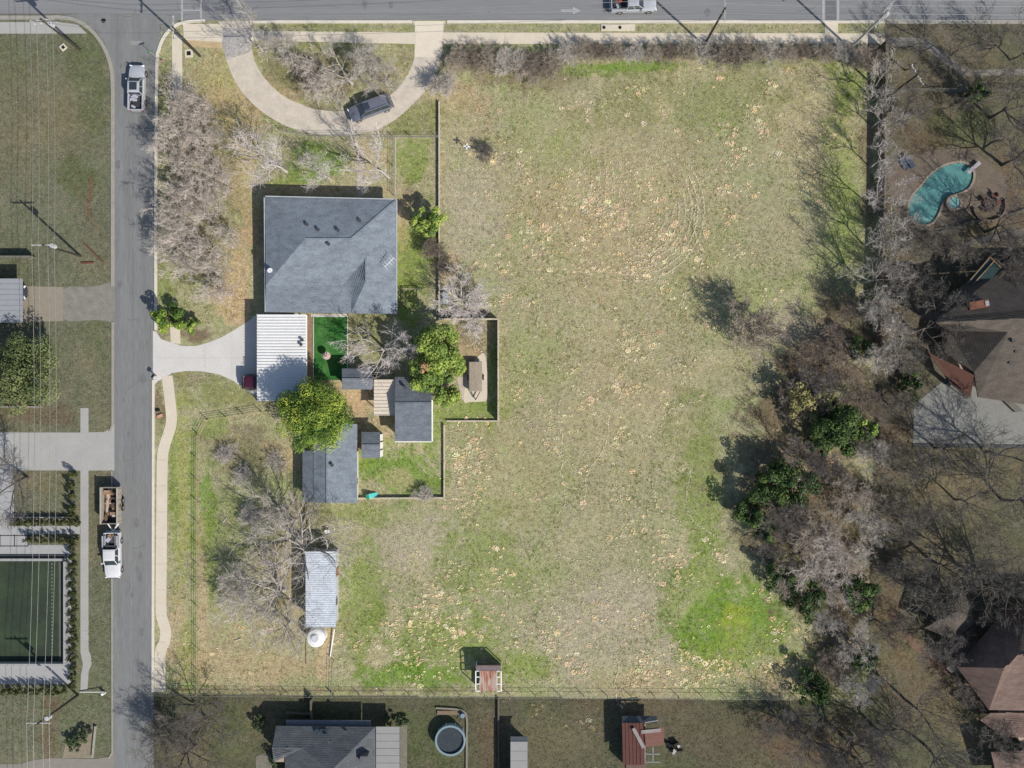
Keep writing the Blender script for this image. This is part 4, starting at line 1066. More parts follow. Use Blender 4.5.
MB().bar(q + Vector((-.42, .05, 1.6)), q + Vector((.42, -.05, 1.6)), .16, .08).bar(q + Vector((.05, .38, 1.6)), q + Vector((-.05, -.38, 1.6)), .15, .08).build('cross_arms', M_WHITE, t)
t = thing('water_meter_box', 'small dark box with pink stones on the west verge', 'meter box', W(157, 413))
MB().box(tuple(W(157.5, 410, .1)), (.5, .3, .2)).build('lid', M_DKMET, t); MB().box(tuple(W(160, 416, .1)), (.7, .35, .2), .4).build('stone', mat('pink_stone', T(200, 150, 130), .9, amt=.3), t)
t = thing('mailbox', 'small dark mailbox on a post at the driveway mouth', 'mailbox', W(156.5, 375))
q = W(156.5, 376); MB().box((q.x, q.y, .5), (.1, .1, 1.0)).build('post', M_WOOD, t); MB().box((q.x, q.y, 1.12), (.5, .22, .26), R(60)).build('box', M_DKMET, t)
t = thing('street_sign', 'thin street sign post at the mouth of the side street', 'street sign', W(157, 58))
q = W(158, 59); MB().tube([q, q + Vector((0, 0, 2.6))], .035, 6).build('post', M_POLEL, t); MB().box((q.x, q.y, 2.45), (.7, .04, .2), R(20)).build('sign_plate', mat('sign_green', (.02, .15, .06), .5), t)
# backyard things
q = W(371.5, 495.5); t = thing('garden_slide', 'small teal garden play slide against the back lawn fence', 'slide', q)
mb = MB(); mb.add([(-.8, -.3, .05), (.2, -.3, .75), (.2, .3, .75), (-.8, .3, .05), (-.8, -.3, 0), (.2, -.3, .68), (.2, .3, .68), (-.8, .3, 0)], [(0, 1, 2, 3), (7, 6, 5, 4), (0, 4, 5, 1), (2, 6, 7, 3), (1, 5, 6, 2), (3, 7, 4, 0)])
t.rotation_euler = (0, 0, R(190)); mb.build('chute', mat('teal_plastic', (.08, .42, .38), .4), t, local=True)
MB().box((.4, 0, .4), (.35, .6, .8)).build('ladder', mat('green_plastic', (.04, .2, .12), .4), t, local=True)
q = W(328.5, 356); t = thing('patio_fountain', 'small pale pink stone ornament on the bright green turf', 'ornament', q)
MB().tube([q, q + Vector((0, 0, .15)), q + Vector((0, 0, .8)), q + Vector((0, 0, 1.0))], [.3, .14, .12, .35], 14).build('pedestal', mat('pinkish_stone', T(204, 180, 170), .8, amt=.2), t)
MB().ring((q.x, q.y), .2, .48, 1.0, 1.12, 18).build('bowl', mat('pinkish_stone', None), t)
for i in range(6):
    t_ = i * 1.05; MB().box((q.x + .2 * math.cos(t_), q.y + .2 * math.sin(t_), 1.15 + .05 * i), (.22, .16, .18), t_, (.3, .2)).build('flower', mat('pale_flowers', T(220, 190, 185), .8), t)
t = thing('play_frame', 'pale square garden frame on the grass east of the main house', 'frame', W(412, 292))
for a_, b_ in (((404, 289), (420, 289)), ((404, 289), (404, 305)), ((420, 289), (420, 305))): MB().bar(W(*a_, .6), W(*b_, .6), .08).build('bar', M_FN, t)
for a_ in ((404, 289), (420, 289), (404, 305), (420, 305)): q = W(*a_); MB().box((q.x, q.y, .3), (.08, .08, .6)).build('leg', M_FN, t)
t = thing('cold_frame', 'pale blue box standing against the fence below the small round tree', 'box', W(445.5, 298))
q = W(446, 298.5); MB().box((q.x, q.y, .4), (.6, 1.5, .8)).build('body', mat('pale_blue_panel', T(160, 176, 186), .5), t); MB().box((q.x, q.y, .83), (.68, 1.58, .06)).build('lid', mat('pale_blue_panel', None), t)
for i, (x, y) in enumerate(((325, 546), (328, 531), (259, 398), (433, 245))):
    q = W(x, y); o = MB()
    o.box((q.x, q.y, .25), (.5, .4, .5), .3).box((q.x, q.y, .53), (.56, .46, .05), .3)
    tag(o.build('crate', [M_WOOD, M_TRIM, M_DKMET, M_WOOD][i]), ['small wooden crate near the north end of the metal barn', 'white box on the grass below the long shed', 'dark bin at the south west corner of the carport', 'wooden crate at the foot of the small round tree'][i], 'crate')
# debris sticks and boards in the pasture pen
for i, (x, y, l_, a) in enumerate(((215, 558, 1.0, 10), (225, 520, .8, 50), (238, 640, .9, 20))):
    tag(MB().box(tuple(W(x, y, .05)), (l_, .15, .1), R(a)).build('plank', M_FN), ['short pale plank lying left of the big bare tree', 'short pale plank in the upper pasture grass', 'short pale plank in the lower pasture grass'][i], 'plank')
tag(MB().bar(W(81, 328 - 65, .1), W(94, 262.5, .1), .2, .12).build('rusty_rail', mat('rust_red', T(110, 66, 52), .9, amt=.3)), 'rusty rail lying on the left lawn below the pole', 'rail')
tag(MB().bar(W(84, 243, .05), W(103, 262, .05), .16, .08).build('rusty_rail', MATS['rust_red']), 'thin rusty strip running diagonally to the rail on the left lawn', 'rail')

# ---------------------------------------------------------------- vehicles (x forward, metres)
def loft(stations, n_pow=None):
    """stations: (x, half width, z bottom, z top, crown)"""
    vs = []; fs = []
    for (x, w, zb, zt, k) in stations:
        prof = [(w * .88, zb), (w * .98, zb + .12), (w, zb + (zt - zb) * .5), (w * .97, zt - .12), (w * .88, zt - .02), (w * .45, zt + k), (0, zt + k * 1.2)]
        sec = [(y, z) for y, z in prof] + [(-y, z) for y, z in prof[-2::-1]]
        for y, z in sec: vs.append((x, y, z))
    n = 13
    for i in range(len(stations) - 1):
        for k in range(n - 1): fs.append((i * n + k, (i + 1) * n + k, (i + 1) * n + k + 1, i * n + k + 1))
        fs.append((i * n + n - 1, (i + 1) * n + n - 1, (i + 1) * n, i * n))
    fs.append(tuple(range(n))); o = (len(stations) - 1) * n; fs.append(tuple(range(o + n - 1, o - 1, -1)))
    return vs, fs
def greenhouse(veh, base, top, z0, z1, paint, roof_th=.06, pillars=True, bpos=()):
    """base,top: (xr, xf, half width)"""
    (br, bf, bw), (tr, tf, tw) = base, top
    vs = [(br, -bw, z0), (bf, -bw * .96, z0), (bf, bw * .96, z0), (br, bw, z0), (tr, -tw, z1), (tf, -tw * .96, z1), (tf, tw * .96, z1), (tr, tw, z1)]
    MB().add(vs, [(3, 2, 1, 0), (4, 5, 6, 7), (0, 1, 5, 4), (1, 2, 6, 5), (2, 3, 7, 6), (3, 0, 4, 7)]).build('windows', M_GLASS, veh, local=True)
    rv = [(tr - .06, -tw - .02, z1), (tr + .1, -tw - .03, z1 + .03), (tf - .1, -tw - .02, z1 + .03), (tf + .06, -tw + .04, z1 - .02)]
    st = [(tr - .08, tw + .02, z1 - .04, z1 + .02, .01), (tr + .15, tw + .03, z1 - .04, z1 + .05, .03), (tf - .2, tw + .03, z1 - .04, z1 + .05, .03), (tf + .05, tw, z1 - .05, z1 + .0, .01)]
    vs, fs = [], []
    n = 7
    for (x, w, a, b, k) in st:
        for y, z in ((w, a), (w * .97, b - .01), (w * .5, b + k), (0, b + k * 1.2), (-w * .5, b + k), (-w * .97, b - .01), (-w, a)): vs.append((x, y, z))
    for i in range(3):
        for k in range(6): fs.append((i * n + k, (i + 1) * n + k, (i + 1) * n + k + 1, i * n + k + 1))
        fs.append((i * n + 6, (i + 1) * n + 6, (i + 1) * n, i * n))
    fs += [tuple(range(7)), tuple(range(27, 20, -1))]
    rf = MB().add(vs, fs).build('roof_panel', paint, veh, local=True)
    pl = MB()
    for s in (-1, 1):
        pl.bar((br, bw * s, z0), (tr, tw * s, z1), .1, .08); pl.bar((bf, bw * .96 * s, z0), (tf, tw * .96 * s, z1), .08, .07)
        for t in bpos:
            pl.bar((br + (bf - br) * t, (bw + .005) * s, z0), (tr + (tf - tr) * t, (tw + .005) * s, z1), .08, .05)
    pl.build('pillars', paint, veh, local=True)
    return rf
def wheel(veh, x, y, r=.4, w=.26):
    s = 1 if y > 0 else -1
    t = MB().tube([(x, y - w / 2 * s, r), (x, y + w / 2 * s, r)], [r, r], 22).build('wheel', M_BLACK, veh, local=True)
    MB().tube([(x, y + w / 2 * s, r), (x, y + (w / 2 + .02) * s, r)], [r * .6, r * .5], 14).build('rim', mat('rim_alloy', (.45, .45, .46), .35, metal=.7), t, local=True)
def lights(veh, xf, xr, w, z):
    for s in (-1, 1):
        MB().box((xf, s * w, z), (.14, .36, .2), s * R(-18)).build('headlight', mat('lamp_clear', (.7, .72, .75), .15), veh, local=True)
        MB().box((xr, s * w, z), (.08, .2, .34)).build('taillight', mat('lamp_red', (.35, .02, .02), .3), veh, local=True)
def mirrors(veh, x, w, z, paint):
    for s in (-1, 1): MB().box((x, s * (w + .14), z), (.16, .3, .18), s * R(-12)).build('mirror', paint, veh, local=True)
def pickup(label, px, py, ang, paint, cargo, sunroof=False, L=5.7):
    v = thing('pickup_truck', label, 'pickup truck', W(px, py), R(ang))
    vs, fs = loft([(2.82, .56, .42, .74, .01), (2.76, .74, .38, .86, .02), (2.62, .86, .35, .94, .03), (2.3, .95, .3, 1.02, .05), (1.9, .98, .3, 1.08, .06), (1.1, .985, .3, 1.14, .05), (.6, .98, .3, 1.14, .0), (-.95, .98, .3, 1.14, 0)])
    MB().add(vs, fs).build('body', paint, v, smooth=False, local=True)
    rf = greenhouse(v, (-.95, 1.2, .86), (-.8, .45, .7), 1.14, 1.82, paint, bpos=(.48,))
    if sunroof: MB().box((-.12, 0, 1.915), (.95, .92, .025)).build('sunroof', M_GLASS, v, local=True)
    MB().box((-1.9, 0, .62), (1.85, 1.5, .08)).build('bed_floor', M_VENT, v, local=True)
    for s in (-1, 1):
        b = MB(); b.box((-1.87, s * .88, .8), (1.86, .2, .72)); b.box((-1.87, s * .88, 1.17), (1.86, .14, .04)); b.build('bed_side', paint, v, local=True)
    MB().box((-2.78, 0, .82), (.1, 1.76, .66)).build('tailgate', paint, v, local=True)
    MB().box((-2.93, 0, .5), (.2, 1.7, .2)).build('rear_bumper', mat('chrome', (.5, .5, .5), .25, metal=.9), v, local=True)
    MB().box((2.84, 0, .52), (.16, 1.5, .22)).build('front_bumper', mat('chrome', None), v, local=True)
    MB().box((2.83, 0, .75), (.06, .95, .22)).build('grille', M_VENT, v, local=True)
    for x in (1.85, -1.75):
        for s in (-1, 1): wheel(v, x, s * .86)
    lights(v, 2.7, -2.8, .72, .82); mirrors(v, .95, .95, 1.2, paint)
    r_ = random.Random(int(px))
    for k in range(cargo[0]):
        c = cargo[1][k % len(cargo[1])]
        MB().box((-1.2 - 1.35 * r_.random(), r_.uniform(-.5, .5), .9 + .2 * r_.random()), (r_.uniform(.3, .8), r_.uniform(.2, .5), r_.uniform(.15, .4)), r_.random() * 3, (r_.uniform(-.2, .2), r_.uniform(-.2, .2))).build('cargo', c, v, local=True)
    return v
P_SIL = mat('silver_paint', (.50, .51, .53), .3, amt=.04, metal=.35, spec=.5)
P_WHT = mat('white_paint', (.5, .5, .51), .3, amt=.03, spec=.5)
P_GRY = mat('grey_paint', (.42, .43, .45), .3, amt=.04, metal=.3, spec=.5)
P_BLK = mat('graphite_paint', (.15, .16, .20), .2, amt=.05, metal=.3, spec=.6)
P_MAR = mat('maroon_paint', (.045, .008, .02), .25, amt=.05, spec=.6)
P_NAV = mat('navy_paint', (.025, .03, .045), .25, amt=.05, spec=.6)
tarp = mat('grey_tarp', T(168, 172, 186), .8, amt=.25, bump=.3)
pickup('silver pickup truck with dark sunroof parked on the side street', 139.5, 90, 89, P_SIL, (8, [tarp, mat('dark_cargo', (.03, .03, .035), .8), tarp]), True)
pw = pickup('white pickup truck with tool boxes, coupled to the dump trailer', 115.5, 554, -89, P_WHT, (9, [M_VENT, mat('brown_box', (.2, .13, .08), .9), tarp]), False)
for s in (-1, 1): MB().box((-1.75, s * .8, 1.33), (1.5, .42, .3)).build('tool_box', mat('alloy_box', (.5, .5, .5), .35, metal=.5), pw, local=True)
MB().box((-1.15, 0, 1.3), (.38, 1.7, .36)).build('tool_chest', M_VENT, pw, local=True)
for s in (-1, 1): MB().bar((-2.7, s * .72, 1.5), (-.9, s * .72, 1.5), .06).build('rack_bar', M_VENT, pw, local=True)
pickup('light grey pickup truck driving right along the main street', 633, 6.5, 1, P_GRY, (7, [mat('red_box', (.25, .04, .03), .8), M_VENT, tarp]))
# dump trailer
v = thing('dump_trailer', 'high sided pale trailer loaded with brown timber on the side street', 'trailer', W(115, 504), R(-90))
for s in (-1, 1): MB().box((0, s * 1.02, 1.1), (4.5, .07, 1.2)).build('side_wall', mat('trailer_cream', T(166, 158, 144), .6, amt=.12), v, local=True)
for x in (-2.22, 2.22): MB().box((x, 0, 1.05), (.07, 2.05, 1.1)).build('end_wall', mat('trailer_cream', None), v, local=True)
MB().box((0, 0, .55), (4.45, 2.0, .1)).build('floor', M_VENT, v, local=True)
for s in (-1, 1):
    for k in range(7): MB().box((-2 + k * .67, s * 1.07, 1.1), (.08, .05, 1.15)).build('stake', mat('trailer_cream', None), v, local=True)
    MB().box((0, s * 1.02, 1.73), (4.55, .14, .07)).build('top_rail', mat('rail_pale', T(176, 172, 164), .6), v, local=True)
r_ = random.Random(4)
for k in range(24):
    MB().box((r_.uniform(-1.9, 1.7), r_.uniform(-.75, .75), r_.uniform(.8, 1.35)), (r_.uniform(.3, 1.4), r_.uniform(.12, .4), r_.uniform(.08, .3)), r_.choice([0, R(90), r_.random() * 3]), (r_.uniform(-.2, .2), 0)).build('timber', [mat('load_tan', (.26, .16, .1), .9), mat('load_brown', (.12, .075, .05), .9), mat('load_pale', (.36, .28, .22), .9)][k % 3], v, local=True)
for x in (-.5, .42):
    for s in (-1, 1): wheel(v, x, s * 1.12, .36, .22)
b = MB(); b.bar((2.2, -.8, .5), (3.3, 0, .48), .12); b.bar((2.2, .8, .5), (3.3, 0, .48), .12); b.build('tongue', M_TRIM, v, local=True)
MB().box((2.75, 0, .6), (.4, .3, .3)).build('winch_box', M_DKMET, v, local=True)
def wagon(name, cat, label, px, py, ang, paint, L=5.1, rails=True, sunroof=True):
    v = thing(name, label, cat, W(px, py), R(ang))
    h = L / 2
    vs, fs = loft([(h, .5, .42, .7, .01), (h - .08, .68, .36, .82, .02), (h - .25, .82, .33, .93, .03), (h - .6, .94, .3, 1.02, .05), (h - 1.3, .985, .3, 1.1, .05), (.3, .985, .3, 1.1, 0), (-h + .6, .96, .3, 1.1, 0), (-h + .25, .88, .33, 1.06, 0), (-h + .07, .76, .36, 1.0, 0), (-h, .62, .42, .9, 0)])
    MB().add(vs, fs).build('body', paint, v, local=True)
    greenhouse(v, (-h + .2, h - 1.25, .87), (-h + .62, h - 2.15, .66), 1.08, 1.76, paint, bpos=(.35, .68))
    if sunroof: MB().box((.35, 0, 1.845), (.8, .85, .025)).build('sunroof', M_GLASS, v, local=True)
    if rails:
        for s in (-1, 1): MB().bar((-h + .7, s * .62, 1.9), (h - 2.3, s * .62, 1.9), .05).build('roof_rail', mat('chrome', None), v, local=True)
    MB().box((-h - .02, 0, .5), (.12, 1.6, .2)).build('rear_bumper', M_VENT, v, local=True)
    MB().box((h + .01, 0, .6), (.06, 1.0, .3)).build('grille', M_VENT, v, local=True)
    for x in (h - .95, -h + .95):
        for s in (-1, 1): wheel(v, x, s * .86, .37, .24)
    lights(v, h - .16, -h + .1, .66, .8); mirrors(v, h - 1.45, .95, 1.15, paint)
    return v
wagon('suv', 'suv', 'dark graphite suv parked under bare branches on the curved driveway', 371, 110, 200, P_BLK, 5.6)
wagon('parked_car', 'car', 'dark maroon car with its tail sticking out under the white carport', 262, 382, 0, P_MAR, 4.6, False, False)
wagon('parked_car', 'car', 'dark navy car mostly hidden under the left edge outbuilding roof', 11, 293, 0, P_NAV, 4.6, False, False)
# ---------------------------------------------------------------- bare trees
def bark(name, c, c2=None): return mat(name, c, .9, amt=.28, scale=1.5, fine=10)
BARKS = {
 'taupe': (bark('taupe_bark', (.25, .21, .185)), bark('taupe_twigs', (.32, .27, .215))),
 'grey': (bark('grey_bark', (.34, .31, .28)), bark('grey_twigs', (.42, .38, .335))),
 'pale': (bark('pale_bark', (.44, .40, .36)), bark('pale_twigs', (.50, .45, .43))),
 'pink': (bark('pinkish_bark', (.36, .31, .28)), bark('pinkish_twigs', (.46, .405, .355))),
 'brown': (bark('brown_bark', (.13, .10, .08)), bark('brown_twigs', (.19, .155, .125))),
 'dark': (bark('dark_bark', (.085, .07, .06)), bark('dark_twigs', (.13, .115, .105))),
 'dim': (bark('dim_bark', (.12, .105, .095)), bark('dim_twigs', (.14, .125, .105))),
}
class Fast:
    """collects tapered twigs quickly"""
    def __init__(s): s.v = []; s.f = []
def grow(seed, h, spread, trunk=.25, n=(5, 6, 6, 4), stems=1, curl=.35, up=.25, r0=.22, tw=.016, lean=(0, 0), droop=0.0, last=True):
    r = random.Random(seed)
    T_, C_ = MB(), MB()
    def uni(v):
        l = math.sqrt(v[0] ** 2 + v[1] ** 2 + v[2] ** 2) or 1; return (v[0] / l, v[1] / l, v[2] / l)
    def branch(p, d, L, rad, lvl):
        seg = (5, 5, 4, 3, 2, 1)[lvl] if lvl < 6 else 1
        pts = [p]; rs = [rad]; q = p; dd = d
        for i in range(seg):
            k = curl * (.5 + .25 * lvl)
            dd = uni((dd[0] + r.uniform(-k, k), dd[1] + r.uniform(-k, k), dd[2] + r.uniform(-k, k) * .7 + (up if lvl < 3 else up * .5) * .4 - droop * lvl * .1))
            if q[2] < .6 and dd[2] < .1: dd = uni((dd[0], dd[1], .3))
            q = (q[0] + dd[0] * L / seg, q[1] + dd[1] * L / seg, q[2] + dd[2] * L / seg)
            pts.append(q); rs.append(max(rad * (1 - .72 * (i + 1) / seg), .004))
        mb = T_ if lvl <= 1 else C_
        if lvl <= 1: mb.tube(pts, rs, 6 if lvl == 0 else 5, False)
        elif lvl <= 2: mb.tube(pts, rs, 4, False)
        else:
            # thin 3-sided taper, cheap
            o = len(mb.v); m = len(pts)
            ax = uni((-dd[1], dd[0], .01)); bx = uni((-dd[2] * dd[0], -dd[2] * dd[1], dd[0] ** 2 + dd[1] ** 2 + .01))
            for i, (a, w) in enumerate(zip(pts, rs)):
                for c, s in ((1, 0), (-.5, .87), (-.5, -.87)):
                    mb.v.append((a[0] + (ax[0] * c + bx[0] * s) * w, a[1] + (ax[1] * c + bx[1] * s) * w, a[2] + (ax[2] * c + bx[2] * s) * w))
            for i in range(m - 1):
                for k in range(3):
                    k2 = (k + 1) % 3
                    mb.f.append((o + i * 3 + k, o + i * 3 + k2, o + i * 3 + 3 + k2, o + i * 3 + 3 + k))
        if lvl >= len(n): return
        cnt = n[lvl]
        cnt = max(2, int(cnt + r.uniform(-1, 1)))
        for c in range(cnt):
            if lvl == 0: t = 1 - (1 - .62) * (c / max(1, cnt - 1)) * r.uniform(.8, 1)
            else: t = .22 + .78 * ((c + r.random() * .8) / cnt)
            t = min(t, .999); i = int(t * seg); f = t * seg - i
            a, b = pts[i], pts[i + 1]
            st = (a[0] + (b[0] - a[0]) * f, a[1] + (b[1] - a[1]) * f, a[2] + (b[2] - a[2]) * f)
            along = uni((b[0] - a[0], b[1] - a[1], b[2] - a[2]))
            if lvl == 0:
                az = 2 * math.pi * (c / cnt) + r.uniform(-.5, .5); el = r.uniform(.15, 1.0)
                nd = (math.cos(az) * math.cos(el), math.sin(az) * math.cos(el), math.sin(el))
                nl = spread * r.uniform(.8, 1.15)
            else:
                ang = r.uniform(.45, 1.05)
                rd = uni((r.gauss(0, 1), r.gauss(0, 1), r.gauss(0, .8)))
                dot = rd[0] * along[0] + rd[1] * along[1] + rd[2] * along[2]
                pr = uni((rd[0] - along[0] * dot, rd[1] - along[1] * dot, rd[2] - along[2] * dot))
                nd = uni((along[0] * math.cos(ang) + pr[0] * math.sin(ang), along[1] * math.cos(ang) + pr[1] * math.sin(ang), along[2] * math.cos(ang) + pr[2] * math.sin(ang)))
                nl = L * r.uniform(.42, .66) * (1.15 - .4 * t)
            nr = max(rs[min(i, len(rs) - 1)] * (.72 if lvl == 0 else .58), tw if lvl < len(n) - 1 else tw * .7)
            nr = min(nr, rad * .75) if lvl < 2 else nr
            branch(st, nd, nl, nr, lvl + 1)
    for s in range(stems):
        a = 2 * math.pi * s / stems + r.random()
        if stems == 1: d = uni((lean[0] + r.uniform(-.1, .1), lean[1] + r.uniform(-.1, .1), 1)); p = (0, 0, -.1)
        else: d = uni((math.cos(a) * .5, math.sin(a) * .5, 1)); p = (math.cos(a) * .15, math.sin(a) * .15, -.1)
        branch(p, d, h * trunk, r0, 0)
    return T_, C_
PROTO = {}
def proto(key, seeds, **kw):
    PROTO[key] = []
    for s in seeds:
        t, c = grow(s, **kw)
        mt = bpy.data.meshes.new('trunk'); mt.from_pydata(t.v, [], t.f)
        mc = bpy.data.meshes.new('crown'); mc.from_pydata(c.v, [], c.f)
        mt.polygons.foreach_set('use_smooth', [True] * len(mt.polygons))
        zz = max(q[2] for q in c.v); rr = sorted(math.hypot(q[0], q[1]) for q in c.v)[int(len(c.v) * .93)]
        PROTO[key].append((mt, mc, zz, rr))
proto('oak', (1, 2, 3), h=10, spread=4.6, trunk=.3, n=(7, 8, 7, 6), r0=.26, tw=.021)
proto('dense', (11, 12, 13), h=7, spread=3.0, trunk=.28, n=(9, 8, 8, 6), r0=.16, tw=.017, curl=.42)
proto('thin', (21, 22, 23), h=9, spread=3.8, trunk=.34, n=(7, 7, 6, 5), r0=.14, tw=.018, up=.6)
proto('brush', (31, 32, 33), h=3.4, spread=1.4, trunk=.35, n=(5, 6, 6, 6), stems=6, r0=.05, tw=.012, curl=.5, up=.2)
proto('sprawl', (41, 42), h=9, spread=7.5, trunk=.16, n=(8, 7, 6, 5), r0=.34, tw=.017, curl=.2, up=.2)
MESHV = {}
def variant(mesh, m):
    k = (mesh.name, m.name)
    if k not in MESHV:
        c = mesh.copy(); c.materials.clear(); c.materials.append(m); MESHV[k] = c
    return MESHV[k]
tree_rnd = random.Random(99)
def bare(px, py, h, rad, kind, tone, label, name='bare_tree', group=None, cat='tree', lean=None):
    """base pixel, height and crown radius in metres"""
    mt, mc, zz, rr = tree_rnd.choice(PROTO[kind])
    t = thing(name, label, cat, W(px, py), tree_rnd.random() * 6.28, group)
    t.scale = (rad / rr, rad / rr, h / zz)
    if lean:
        ax = Vector((-lean[1], lean[0], 0)).normalized()
        t.rotation_euler = (Matrix.Rotation(math.hypot(*lean), 3, ax) @ Matrix.Rotation(tree_rnd.random() * 6.28, 3, 'Z')).to_euler()
    tm, cm = BARKS[tone]
    for nm, me, m in (('trunk', mt, tm), ('crown', mc, cm)):
        o = bpy.data.objects.new(nm, variant(me, m)); COL.objects.link(o); o.parent = t
    return t
G_ = 'bare trees of the thicket beside the side street'
TH = [(184, 108, 6, 2.6, 'top left bare tree of the thicket beside the side street'),
 (209, 114, 6, 2.4, 'top right bare tree of the roadside thicket'),
 (182, 138, 6.5, 2.8, 'bare roadside tree just below the end of the short walk'),
 (212, 148, 6, 2.7, 'bare tree on the yard side, near the top of the roadside thicket'),
 (186, 172, 6.5, 3.0, 'bare kerbside tree in the upper middle of the roadside thicket'),
 (216, 184, 6, 2.8, 'bare thicket tree level with the top edge of the main house'),
 (185, 208, 7, 3.1, 'bare kerbside tree in the middle of the roadside thicket'),
 (214, 222, 6.5, 3.0, 'bare thicket tree facing the upper west wall of the main house'),
 (234, 238, 5, 2.0, 'small bare tree closest to the west wall of the main house'),
 (188, 243, 7, 3.0, 'bare kerbside tree above the dark shadow of the round evergreen bush'),
 (218, 258, 6, 2.9, 'bare thicket tree facing the lower west wall of the main house'),
 (197, 274, 6, 2.9, 'bare thicket tree directly above the bright green roadside bush'),
 (222, 292, 5.5, 2.4, 'lowest bare tree of the roadside thicket, nearest the driveway'),
 (200, 125, 5.5, 2.2, 'slender bare tree filling the upper centre of the roadside thicket'),
 (201, 195, 5.5, 2.4, 'slender bare tree filling the centre of the roadside thicket'),
 (203, 238, 5.5, 2.4, 'slender bare tree filling the lower centre of the roadside thicket'),
 (232, 190, 4.5, 1.8, 'small bare tree on the yard side, left of the house roof corner')]
for x, y, h, r_, l in TH: bare(x, y, h, r_, 'dense', 'pink', l, group=G_)
FR = [(287, 172, 10.5, 4.0, 'thin', 'pale', 'bare tree above the west end of the main house, leaning to the street'),
 (331, 180, 6, 2.6, 'thin', 'pale', 'small bare tree in the middle of the front lawn of the main house'),
 (389, 178, 9.5, 3.6, 'thin', 'pale', 'bare tree above the north east corner of the main house roof'),
 (352, 84, 7, 4.4, 'oak', 'grey', 'wide bare tree inside the curved driveway, above the parked suv'),
 (320, 82, 5, 3.0, 'dense', 'pink', 'bare tree left of the wide one inside the curved driveway'),
 (388, 86, 6, 3.0, 'thin', 'grey', 'bare tree between the suv and the right arm of the driveway'),
 (290, 55, 5, 2.3, 'dense', 'grey', 'small bare tree inside the curved driveway by its left arm'),
 (262, 50, 9, 3.2, 'thin', 'grey', 'bare tree at the street end of the left driveway arm'),
 (372, 62, 5, 2.2, 'dense', 'grey', 'small bare tree inside the driveway below the sidewalk'),
 (446, 88, 3.5, 1.8, 'brush', 'grey', 'grey bare shrub at the top end of the long board fence'),
 (387, 350, 8.5, 4.4, 'oak', 'pale', 'pale bare tree between the main house and the small grey shed'),
 (462, 300, 5.5, 3.8, 'oak', 'pale', 'wide pale bare tree above the side yard fence'),
 (470, 312, 3.2, 3.0, 'dense', 'pale', 'low bare tree sprawling over the side yard fence'),
 (485, 153, 2, 1.3, 'brush', 'dark', 'small round dark grey bush near the white cross post'),
 (308, 546, 11, 8.6, 'sprawl', 'grey', 'largest bare tree, sprawling at the north end of the metal barn'),
 (284, 590, 9, 7.0, 'sprawl', 'grey', 'wide bare tree left of the metal barn'),
 (296, 520, 8, 4.6, 'oak', 'grey', 'bare tree at the lower left corner of the long grey shed'),
 (290, 622, 6, 3.6, 'oak', 'grey', 'smaller bare tree left of the white water tank'),
 (250, 585, 5, 3.6, 'dense', 'grey', 'low grey bare tree in the middle of the pasture'),
 (228, 455, 1.2, 1.5, 'brush', 'grey', 'grey brush at the top of the fenced pasture'),
 (245, 474, 1.2, 1.6, 'brush', 'grey', 'grey brush in the pasture left of the long shed'),
 (278, 462, 1.4, 1.5, 'brush', 'grey', 'grey brush beside the upper left of the long shed'),
 (250, 515, 1.3, 1.6, 'brush', 'grey', 'grey brush under the largest bare tree'),
 (425, 492, 1.5, 1.3, 'brush', 'grey', 'small grey bush at the bottom of the green back lawn'),
 (751, 329, 8.0, 3.7, 'brush', 'taupe', 'lone bare tree standing in the open field'),
 (432, 252, 3, 1.5, 'brush', 'brown', 'reddish bare bush left of the fence near the pale blue box'),
 (447, 268, 2, 1.4, 'brush', 'brown', 'reddish brown bush above the wide pale bare tree')]
LEAN = {308: (-.34, .12), 296: (-.3, -.1), 287: (-.25, .2), 389: (-.3, .22), 331: (-.25, .25), 284: (-.2, 0)}
for x, y, h, r_, k, c, l in FR: bare(x, y, h, r_, k, c, l, lean=LEAN.get(x), name='bare_tree' if h > 3.3 else 'bare_bush', cat='tree' if h > 3.3 else 'bush')
# brush hedge under the sidewalk on the north side of the field
hb = [(458, 57, 2.8, 1.9), (472, 59, 3.0, 2.1), (489, 61, 3.0, 2.1), (506, 64, 3.0, 2.2), (522, 69, 2.8, 2.4), (537, 67, 3.0, 2.5), (552, 60, 2.8, 2.0), (568, 55, 2.8, 1.8), (584, 53, 2.8, 1.7), (600, 52, 2.8, 1.6), (617, 52, 2.8, 1.6), (634, 52, 2.8, 1.6), (651, 52, 2.8, 1.6), (668, 52, 2.8, 1.6), (685, 52, 3.0, 1.7),
      (702, 52, 3.0, 1.8), (718, 54, 3.4, 2.1), (735, 57, 3.8, 2.7), (752, 55, 3.0, 2.0), (768, 52, 2.6, 1.7), (785, 52, 2.6, 1.6), (802, 52, 2.6, 1.6), (819, 52, 2.6, 1.6), (836, 53, 2.8, 1.7), (853, 55, 2.8, 1.9), (868, 58, 3.2, 1.9)]
for i, (x, y, h, r_) in enumerate(hb):
    bare(x, y + 3.5, h * .85, r_ * .88, 'brush', ['taupe', 'brown', 'taupe', 'grey'][i % 4], ORD[i] + ' bush from the left in the bare hedge under the sidewalk' if i < 25 else 'last bush at the right end of the bare hedge under the sidewalk', 'hedge_bush', 'bushes of the bare hedge along the sidewalk', 'bush')
